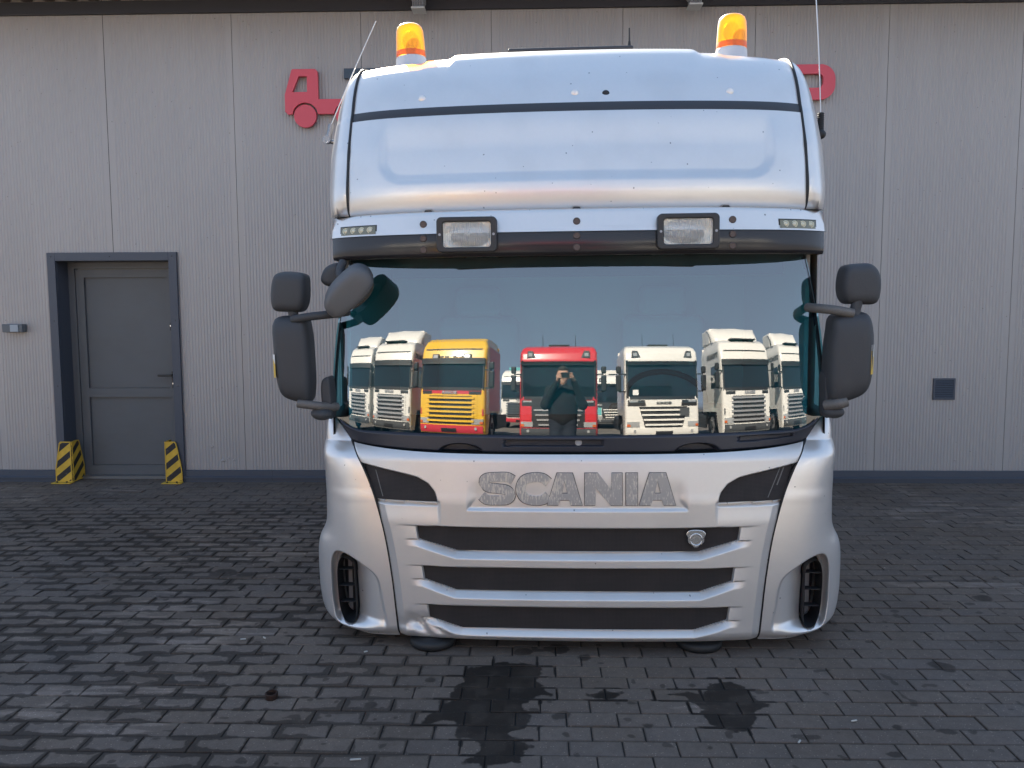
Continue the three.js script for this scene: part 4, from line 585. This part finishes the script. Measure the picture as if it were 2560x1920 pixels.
// ------------------------------------------------------------------ the sales row across the yard, mirrored in the windscreen
{
  const glassY = phy(C(0.012, 0.016, 0.020), 0.04, 0, { clearcoat: 1 }), blk = std(C(0.02, 0.02, 0.022), 0.5), dgrey = std(C(0.07, 0.075, 0.08), 0.5), lamp = phy(C(0.55, 0.56, 0.55), 0.15, 0.4, { clearcoat: 1 }), orange = std(C(0.6, 0.12, 0.02), 0.4), steel = std(C(0.55, 0.55, 0.56), 0.35, 0.7), paper = std(C(0.75, 0.75, 0.72), 0.8);
  const whiteP = phy(C(0.78, 0.76, 0.70), 0.35, 0, { clearcoat: 0.8, clearcoatRoughness: 0.1 }), redP = phy(C(0.60, 0.035, 0.045), 0.35, 0, { clearcoat: 0.8, clearcoatRoughness: 0.1 }), yelP = phy(C(0.78, 0.47, 0.035), 0.35, 0, { clearcoat: 0.8, clearcoatRoughness: 0.1 }), pinkP = phy(C(0.55, 0.04, 0.06), 0.4, 0), tealP = phy(C(0.12, 0.42, 0.42), 0.4, 0), silvP = phy(C(0.42, 0.42, 0.42), 0.35, 0.5);
  const fR = [[0.3, -0.06], [0.42, 0], [0.9, 0.0], [1.5, -0.03], [2.0, -0.07], [2.45, -0.13], [2.62, -0.15], [2.9, -0.24], [3.15, -0.42], [3.28, -0.7], [3.32, -1.2], [3.32, -2.2]];
  const fS = [[0.3, -0.06], [0.42, 0], [0.9, 0.0], [1.5, -0.03], [2.0, -0.06], [2.5, -0.11], [2.66, -0.08], [2.9, -0.14], [3.08, -0.30], [3.18, -0.6], [3.22, -1.2], [3.22, -2.2]];
  function truck(label, x, z, o) {
    const t = thing('parked_truck', label, 'truck', 'trucks parked in a row across the yard'), f = o.s ? fS : fR, top = f.length - 1, body = o.body;
    const prof = v => { const k = v * top, i = Math.min(top - 1, Math.floor(k)), q = k - i; return [lerp(f[i][0], f[i + 1][0], q), lerp(f[i][1], f[i + 1][1], q)]; };
    const planZ = a => a < 1.15 ? -0.05 * a * a : -0.066 - 0.16 * (1 - Math.sqrt(Math.max(0, 1 - ((a - 1.15) / 0.1) ** 2)));
    const fz = (x, y) => { let z = smo(f.slice(0, top - 1), y); return z + planZ(Math.abs(x)); };
    const patch = (x0, x1, y0, y1, off, nx = 10, ny = 4) => grid(nx, ny, (u, v) => { const yy = lerp(y0, y1, v), xx = lerp(typeof x0 === 'function' ? x0(yy) : x0, typeof x1 === 'function' ? x1(yy) : x1, u); return [xx, yy, fz(xx, yy) + off]; });
    const slab = (x0, x1, y0, y1, off, th) => { const xm = (x0 + x1) / 2; return merge(patch(x0, x1, y0, y1, off + th), grid(10, 1, (u, v) => { const xx = lerp(x0, x1, u); return [xx, y1, fz(xx, y1) + off + th * (1 - v) - 0.02 * v]; }), grid(10, 1, (u, v) => { const xx = lerp(x0, x1, u); return [xx, y0, fz(xx, y0) + off + th * v - 0.02 * (1 - v)]; })); };
    // cab skin: front, shoulders and flanks in one sheet
    mk('cab_body', grid(70, 4 * top, (u, v) => {
      const [y, zf] = prof(v), s = u * 2 - 1, a = Math.abs(s), w = 1.25 * (1 - 0.10 * ss(2.9, 3.3, y)); let xx, zz;
      if (a < 0.62) { xx = a / 0.62 * (w - 0.10); zz = -0.05 * xx * xx; } else if (a < 0.78) { const q = (a - 0.62) / 0.16 * Math.PI / 2; xx = w - 0.10 + 0.10 * Math.sin(q); zz = -0.066 - 0.16 * (1 - Math.cos(q)); } else { xx = w; zz = -0.226 - (a - 0.78) / 0.22 * 2.0; }
      const yy = y < 0.95 && a > 0.80 ? 0.95 : y; return [Math.sign(s) * xx, yy, Math.max(zf + zz, -2.35)];
    }), body, t);
    mk('back_wall', box(2.4, 2.3, 0.05, 0, 2.05, -2.36), body, t);
    const wy0 = o.s ? 1.54 : 1.70, wy1 = o.s ? 2.56 : 2.46;
    mk('windscreen', patch(-1.14, 1.14, wy0, wy1, 0.012, 16, 8), glassY, t);
    mk('screen_surround', merge(patch(-1.2, -1.13, wy0 - 0.06, wy1 + 0.1, 0.010), patch(1.13, 1.2, wy0 - 0.06, wy1 + 0.1, 0.010), patch(-1.2, 1.2, wy0 - 0.10, wy0 + 0.01, 0.009)), blk, t);
    mk('sun_visor', slab(-1.2, 1.2, wy1 - 0.05, wy1 + (o.s ? 0.06 : 0.13), 0.012, 0.07), blk, t);
    for (const s of [-1, 1]) {
      mk('side_window', grid(4, 4, (u, v) => [s * 1.257, lerp(1.72, 2.44, v), lerp(-0.45 - 0.12 * v, -1.25, u)], s > 0), glassY, t);
      const m = sub('side_mirror', t); mk('mirror_housing', box(0.17, 0.5, 0.14, s * 1.44, 1.95, -0.12, 0.04), blk, m); mk('mirror_housing', box(0.16, 0.22, 0.13, s * 1.44, 2.36, -0.12, 0.04), blk, m); for (const q of [2.23, 1.69]) mk('mirror_arm', box(0.22, 0.035, 0.04, s * 1.32, q, -0.16), blk, m);
      const w = sub('front_wheel', t); mk('tyre', new THREE.TorusGeometry(0.38, 0.14, 14, 40).rotateY(Math.PI / 2).scale(1.1, 1, 1).translate(s * 1.06, 0.51, -1.35), rubber, w); mk('rim', cyl(0.29, 0.29, 0.16, s * 1.09, 0.51, -1.35, 28, 'x'), steel, w); mk('hub', cyl(0.10, 0.13, 0.14, s * 1.16, 0.51, -1.35, 18, 'x'), dgrey, w);
      mk('wheel_arch', new THREE.TorusGeometry(0.60, 0.05, 8, 30, Math.PI).rotateY(Math.PI / 2).translate(s * 1.2, 0.50, -1.35), blk, t);
      mk('side_skirt', box(0.06, 0.5, 1.9, s * 1.17, 0.62, -3.0, 0.02), o.skirt || dgrey, t);
      if (o.stream) { const g = text('STREAMLINE', 0.16, 0.006, 1.15); g.rotateY(s * Math.PI / 2).translate(s * 1.258, 2.78, -1.05); mk('side_lettering', g, dgrey, t); }
    }
    mk('chassis', merge(box(0.9, 0.35, 5.2, 0, 0.75, -3.2), box(2.2, 0.06, 2.0, 0, 0.5, -4.4)), blk, t);
    // lower front: bumper, lamps, plate
    mk('bumper', slab(-1.18, 1.18, 0.33, 0.56, 0.0, 0.035), o.bumper || dgrey, t);
    for (const s of [-1, 1]) { const a = s > 0 ? [0.80, 1.19] : [-1.19, -0.80]; mk('headlight', slab(a[0], a[1], 0.60, 0.76, 0.0, 0.02), lamp, t); mk('indicator', slab(s > 0 ? 1.08 : -1.19, s > 0 ? 1.19 : -1.08, 0.61, 0.68, 0.02, 0.012), orange, t); mk('fog_lamp', cyl(0.045, 0.045, 0.03, s * 0.95, 0.47, fz(0.95, 0.47) + 0.045, 18, 'z'), lamp, t); }
    mk('number_plate', slab(-0.28, 0.28, 0.36, 0.47, 0.036, 0.012), blk, t);
    if (!o.s) { // long slatted grille
      const gm = o.grille || dgrey;
      mk('grille_ground', patch(-0.84, 0.84, 0.60, 1.44, 0.006), blk, t);
      for (let k = 0; k < 6; k++) { const y = 0.66 + k * 0.138; mk('grille_slat', slab(-0.88, 0.88, y, y + 0.062, 0.008, 0.04), gm, t); }
      for (const s of [-1, 1]) { mk('grille_cheek', slab(s > 0 ? 0.80 : -0.98, s > 0 ? 0.98 : -0.80, 0.78, 1.45, 0.0, 0.012), body, t); mk('light_cover', patch(y => (s > 0 ? 0.70 : -1.10), y => (s > 0 ? 1.10 : -0.70), 1.49, 1.585, 0.010), blk, t); mk('side_marker', patch(s > 0 ? 1.14 : -1.19, s > 0 ? 1.19 : -1.14, 0.86, 1.06, 0.012), o.marker || dgrey, t); }
      mk('roof_band', patch(-1.08, 1.08, 2.86, 2.90, 0.006), blk, t);
      if (o.stripe) mk('front_stripe', patch(-1.2, 1.2, 1.50, 1.60, 0.004, 20), o.stripe, t);
      if (o.lamps) for (const s of [-1, 1]) { mk('driving_lamp', slab(s * 0.6 - 0.13, s * 0.6 + 0.13, 2.56, 2.72, 0.01, 0.06), blk, t); mk('lamp_lens', patch(s * 0.6 - 0.09, s * 0.6 + 0.09, 2.59, 2.69, 0.075), lamp, t); for (let k = 0; k < 2; k++) mk('marker_light', slab(s * (0.16 + k * 0.22) - 0.08, s * (0.16 + k * 0.22) + 0.08, 2.62, 2.66, 0.0, 0.015), blk, t); }
    } else { // newer front: V-shaped dark grille, roof lamps
      mk('grille_ground', patch(y => -lerp(0.62, 0.80, clamp((y - 0.6) / 0.6)), y => lerp(0.62, 0.80, clamp((y - 0.6) / 0.6)), 0.58, 1.22, 0.006), blk, t);
      if (o.side) mk('grille_ground', patch(-0.84, 0.84, 0.58, 1.46, 0.004), blk, t);
      for (let k = 0; k < 4; k++) { const y = 0.64 + k * 0.15, w = 0.62 + 0.05 * k; mk('grille_slat', slab(-w, w, y, y + 0.055, 0.008, 0.035), o.grille || body, t); }
      for (const s of [-1, 1]) { mk('grille_wing', patch(y => s > 0 ? 0.62 - (1.42 - y) * 0.2 : -1.16, y => s > 0 ? 1.16 : -0.62 + (1.42 - y) * 0.2, 1.24, 1.42, 0.010), blk, t); mk('wing_light', patch(s > 0 ? 0.84 : -1.12, s > 0 ? 1.12 : -0.84, 1.36, 1.41, 0.014), lamp, t);
        mk('roof_lamp', extr([[0, 0], [0.30, 0], [0.27, 0.22], [0.10, 0.22]].map(p => [s * (p[0] + 0.72), p[1] + 2.74]), 0.05, 0.01).translate(0, 0, fz(0.85, 2.84) - 0.03), dgrey, t); mk('roof_lamp_lens', box(0.13, 0.10, 0.02, s * 0.90, 2.84, fz(0.9, 2.84) + 0.03, 0.006), lamp, t);
        mk('roof_aerial', cyl(0.006, 0.012, 0.42, s * 0.55, 3.38, -0.75, 8), blk, t); }
      if (o.side) for (const s of [-1, 1]) mk('cheek_panel', patch(s > 0 ? 0.86 : -1.19, s > 0 ? 1.19 : -0.86, 0.80, 1.30, 0.008), o.side, t);
      mk('roof_hatch', box(0.7, 0.05, 0.5, 0, 3.24, -1.0, 0.02), blk, t);
    }
    letterGeo(o.s ? 0.55 : 0.62, 0.01).forEach(g => mk('letter', g.translate(0, o.s ? 1.33 : 1.545, fz(0, 1.50) + 0.018), o.s ? dgrey : steel, t));
    if (o.deflector) { const w = 1.18; mk('roof_deflector', grid(30, 24, (u, v) => { const s = u * 2 - 1, a = Math.abs(s), y = lerp(3.28, 3.86, v) - 0.05 * ss(0.8, 1, v) * a; const xx = a < 0.7 ? a / 0.7 * (w - 0.16) : w - 0.16 + 0.16 * Math.sin((a - 0.7) / 0.3 * Math.PI / 2); return [Math.sign(s) * xx, y, -1.05 - 0.55 * Math.pow(v, 1.8) - 0.12 * Math.pow(a, 5) - (a > 0.7 ? 0.5 * (a - 0.7) : 0)]; }), body, t); mk('deflector_back', merge(box(2.32, 0.58, 0.9, 0, 3.55, -2.0, 0.08, 3)), body, t); mk('roof_visor', box(1.3, 0.04, 0.3, 0, 3.30, -0.62, 0.015), blk, t); }
    if (o.paper) mk('price_sheet', patch(0.82, 1.0, 1.58, 1.74, 0.02), paper, t);
    if (o.patch) mk('mended_grille', patch(-0.86, -0.52, 0.93, 1.18, 0.055), dgrey, t);
    if (o.flank) for (const s of [-1, 1]) mk('flank_panel', grid(4, 4, (u, v) => [s * 1.256, lerp(1.0, 3.0, v), lerp(-0.62, -2.3, u)], s > 0), o.flank, t);
    if (o.box) { mk('load_box', box(2.5, 2.6, 6, 0, 2.4, -6, 0.03), o.box, t); }
    t.position.set(x, 0, z); t.rotation.y = Math.PI; if (!o.s) t.scale.set(1.04, 1.06, 1.04); return t;
  }
  truck('white truck with tall roof deflector parked beside the yellow truck', -7.2, 6.5, { body: whiteP, deflector: 1, stream: 1, grille: silvP });
  truck('white deflector truck at the row end past the yellow truck', -10.6, 7.2, { body: whiteP, deflector: 1, stream: 1, grille: silvP });
  truck('yellow truck with red bumper and red flanks', -4.0, 6.2, { body: yelP, bumper: pinkP, flank: pinkP, stripe: pinkP, lamps: 1, grille: yelP, marker: pinkP });
  truck('red high cab truck between the yellow and the white truck', -0.35, 6.3, { s: 1, body: redP, grille: silvP, side: redP, bumper: dgrey });
  truck('white high cab truck with paper sheet behind its windscreen', 3.0, 6.3, { s: 1, body: whiteP, bumper: whiteP, paper: 1, patch: 1 });
  truck('white deflector truck parked beside the white high cab truck', 6.6, 6.6, { body: whiteP, deflector: 1, stream: 1, grille: silvP });
  truck('white deflector truck at the row end past a white deflector truck', 10.4, 7.0, { body: whiteP, deflector: 1, stream: 1, grille: silvP });
  truck('white truck with teal box behind the yellow truck', -3.1, 17, { body: whiteP, box: tealP, bumper: pinkP });
  truck('white truck with pale box behind the white high cab truck', 2.6, 17, { s: 1, body: whiteP, side: tealP, box: whiteP });
}

// ------------------------------------------------------------------ the photographer, seen only as a reflection
{
  function flesh(caps, centre, size, res, k, grow = 0) { // smooth union of tapered capsules [ax, ay, az, ra, bx, by, bz, rb]
    const mc = new MarchingCubes(res, new THREE.MeshBasicMaterial(), false, false, 400000); mc.isolation = 0;
    const h = size / 2, n = res;
    for (let z = 0; z < n; z++) for (let y = 0; y < n; y++) for (let x = 0; x < n; x++) {
      const px = centre[0] + (x / n * 2 - 1) * h, py = centre[1] + (y / n * 2 - 1) * h, pz = centre[2] + (z / n * 2 - 1) * h; let d = 0.2;
      for (const c of caps) { const ex = c[4] - c[0], ey = c[5] - c[1], ez = c[6] - c[2], wx = px - c[0], wy = py - c[1], wz = pz - c[2], t = clamp((wx * ex + wy * ey + wz * ez) / (ex * ex + ey * ey + ez * ez + 1e-9)); const q = Math.hypot(wx - ex * t, wy - ey * t, wz - ez * t) - lerp(c[3], c[7], t) - grow; if (q > d + k) continue; const m = clamp(0.5 + 0.5 * (d - q) / k); d = lerp(d, q, m) - k * m * (1 - m); }
      mc.field[x + y * n + z * n * n] = -d;
    }
    mc.update(); const N = mc.count, P = mc.positionArray.slice(0, N * 3), M = mc.normalArray.slice(0, N * 3);
    for (let i = 0; i < N; i++) { P[i * 3] = P[i * 3] * h + centre[0]; P[i * 3 + 1] = P[i * 3 + 1] * h + centre[1]; P[i * 3 + 2] = P[i * 3 + 2] * h + centre[2]; }
    const g = new THREE.BufferGeometry(); g.setAttribute('position', new THREE.Float32BufferAttribute(P, 3)); g.setAttribute('normal', new THREE.Float32BufferAttribute(M, 3)); return g;
  }
  const p = thing('person', 'person in dark jacket and jeans holding a phone up with both hands', 'person');
  const Z = 0.42, both = f => [f(-1), f(1)].flat();
  const torso = [[0, 1.02, Z, 0.15, 0, 1.22, Z, 0.145], [0, 1.22, Z, 0.145, 0, 1.40, Z, 0.14], ...both(s => [[s * 0.10, 1.38, Z, 0.11, s * 0.19, 1.43, Z, 0.075], [s * 0.08, 1.05, Z, 0.13, s * 0.1, 1.36, Z, 0.12]])];
  const arms = [[-0.20, 1.43, Z, 0.065, -0.27, 1.22, Z - 0.12, 0.05], [-0.27, 1.22, Z - 0.12, 0.048, -0.075, 1.56, 0.14, 0.033], [0.20, 1.43, Z, 0.065, 0.31, 1.22, Z - 0.12, 0.05], [0.31, 1.22, Z - 0.12, 0.048, 0.18, 1.56, 0.14, 0.033]];
  const hands = [[-0.075, 1.56, 0.14, 0.03, -0.045, 1.62, 0.06, 0.028], [0.18, 1.56, 0.14, 0.03, 0.15, 1.62, 0.06, 0.028]];
  const legs = both(s => [[s * 0.09, 0.98, Z, 0.12, s * 0.11, 0.52, Z - 0.01, 0.072], [s * 0.11, 0.52, Z - 0.01, 0.072, s * 0.12, 0.10, Z + 0.02, 0.05]]);
  const feet = both(s => [[s * 0.12, 0.06, Z + 0.04, 0.045, s * 0.14, 0.045, Z - 0.15, 0.038]]);
  const neck = [[0, 1.44, Z + 0.01, 0.06, 0, 1.56, Z - 0.02, 0.055]];
  const head = [[0, 1.62, Z - 0.05, 0.072, 0, 1.70, Z - 0.02, 0.092], [0, 1.57, Z - 0.07, 0.045, 0, 1.62, Z - 0.05, 0.07], [0, 1.635, Z - 0.135, 0.014, 0, 1.665, Z - 0.115, 0.010], ...both(s => [[s * 0.085, 1.625, Z - 0.02, 0.018, s * 0.09, 1.665, Z - 0.02, 0.02], [s * 0.03, 1.665, Z - 0.118, 0.013, s * 0.045, 1.665, Z - 0.112, 0.012]])];
  const fingers = []; // four fingers behind the phone and a thumb under it, on each side
  for (const [s, x] of [[-1, -0.045], [1, 0.15]]) { for (let k = 0; k < 4; k++) { const y = 1.675 - k * 0.021; fingers.push([x + s * 0.006, 1.625, 0.055, 0.011, x - s * 0.004, y, 0.032, 0.009], [x - s * 0.004, y, 0.032, 0.009, x - s * 0.032, y - 0.004, 0.004, 0.008]); } fingers.push([x, 1.60, 0.06, 0.013, x - s * 0.03, 1.607, 0.034, 0.010]); }
  const skin = std(C(0.48, 0.29, 0.21), 0.6), c0 = [0.02, 0.92, 0.30], S = 2.0;
  const bodyG = mergeGeometries([flesh([...torso, ...arms, ...hands, ...legs, ...feet, ...neck, ...head], c0, S, 110, 0.03), flesh([...hands, ...fingers], [0.052, 1.62, 0.06], 0.30, 84, 0.006)]);
  mk('body', bodyG, skin, p);
  mk('jacket', flesh([...torso, ...arms.map(c => [...c]), [0, 1.44, Z, 0.08, 0, 1.47, Z, 0.07]], c0, S, 110, 0.04, 0.018), std(C(0.008, 0.008, 0.010), 0.9), p);
  mk('jeans', flesh([...legs, [0, 0.98, Z, 0.13, 0, 1.0, Z, 0.13]], c0, S, 100, 0.04, 0.014), std(C(0.018, 0.024, 0.036), 0.9), p);
  mk('shoe', flesh(feet.slice(0, 1), [-0.12, 0.1, 0.38], 0.5, 60, 0.02, 0.012), rubber, p); mk('shoe', flesh(feet.slice(1), [0.12, 0.1, 0.38], 0.5, 60, 0.02, 0.012), rubber, p);
  mk('hair', flesh([[0, 1.72, Z + 0.0, 0.090, 0, 1.70, Z + 0.03, 0.09], [0, 1.765, Z - 0.06, 0.04, 0, 1.76, Z, 0.06]], [0, 1.7, Z], 0.4, 60, 0.03, 0.006), std(C(0.03, 0.02, 0.014), 0.8), p);
  const ph = thing('phone', 'black phone held sideways in both hands of the person', 'phone');
  mk('phone_case', box(0.162, 0.077, 0.009, 0.053, 1.645, 0.0185, 0.004), std(C(0.015, 0.015, 0.017), 0.3), ph);
  mk('phone_screen', box(0.152, 0.069, 0.001, 0.053, 1.645, 0.0236), phy(C(0.02, 0.02, 0.025), 0.05), ph);
}
{ // litter on the paving
  const r = mk('pipe_ring', new THREE.LatheGeometry([[0.019, 0], [0.026, 0.0], [0.027, 0.022], [0.022, 0.025], [0.020, 0.023], [0.019, 0]].map(p => new THREE.Vector2(...p)), 24), std(C(0.10, 0.055, 0.04), 0.8, 0.3, { map: wallMap })); r.position.set(-1.103, 0.002, -3.211); r.rotation.x = 0.08; tag(r, 'small rusty metal ring lying on the paving', 'metal ring');
  const bits = [[-0.647, -2.756, 0.034, 0.12, 'white cigarette butt lying flat by the oil patch'], [1.0, -2.905, 0.016, 0.9, 'tiny white paper scrap beside the star shaped stain'], [1.265, -3.06, 0.02, 0.3, 'pale straw bit on the paving past the stain'], [-1.433, -3.784, 0.02, 0.2, 'short pale twig on the paving by the cab corner'], [-1.333, -3.802, 0.018, -0.8, 'slanted pale chip on the paving by the cab corner'], [-0.797, -3.653, 0.012, 0.5, 'white pebble under the bent bumper corner']];
  for (const [x, z, l, a, lab] of bits) { const m = mk('litter_scrap', new THREE.CapsuleGeometry(0.0036, l, 3, 8).rotateZ(Math.PI / 2), std(C(0.40, 0.385, 0.35), 0.85)); m.position.set(x, 0.006, z); m.rotation.y = a; tag(m, lab, 'litter'); }
}
renderer.render(scene, camera);
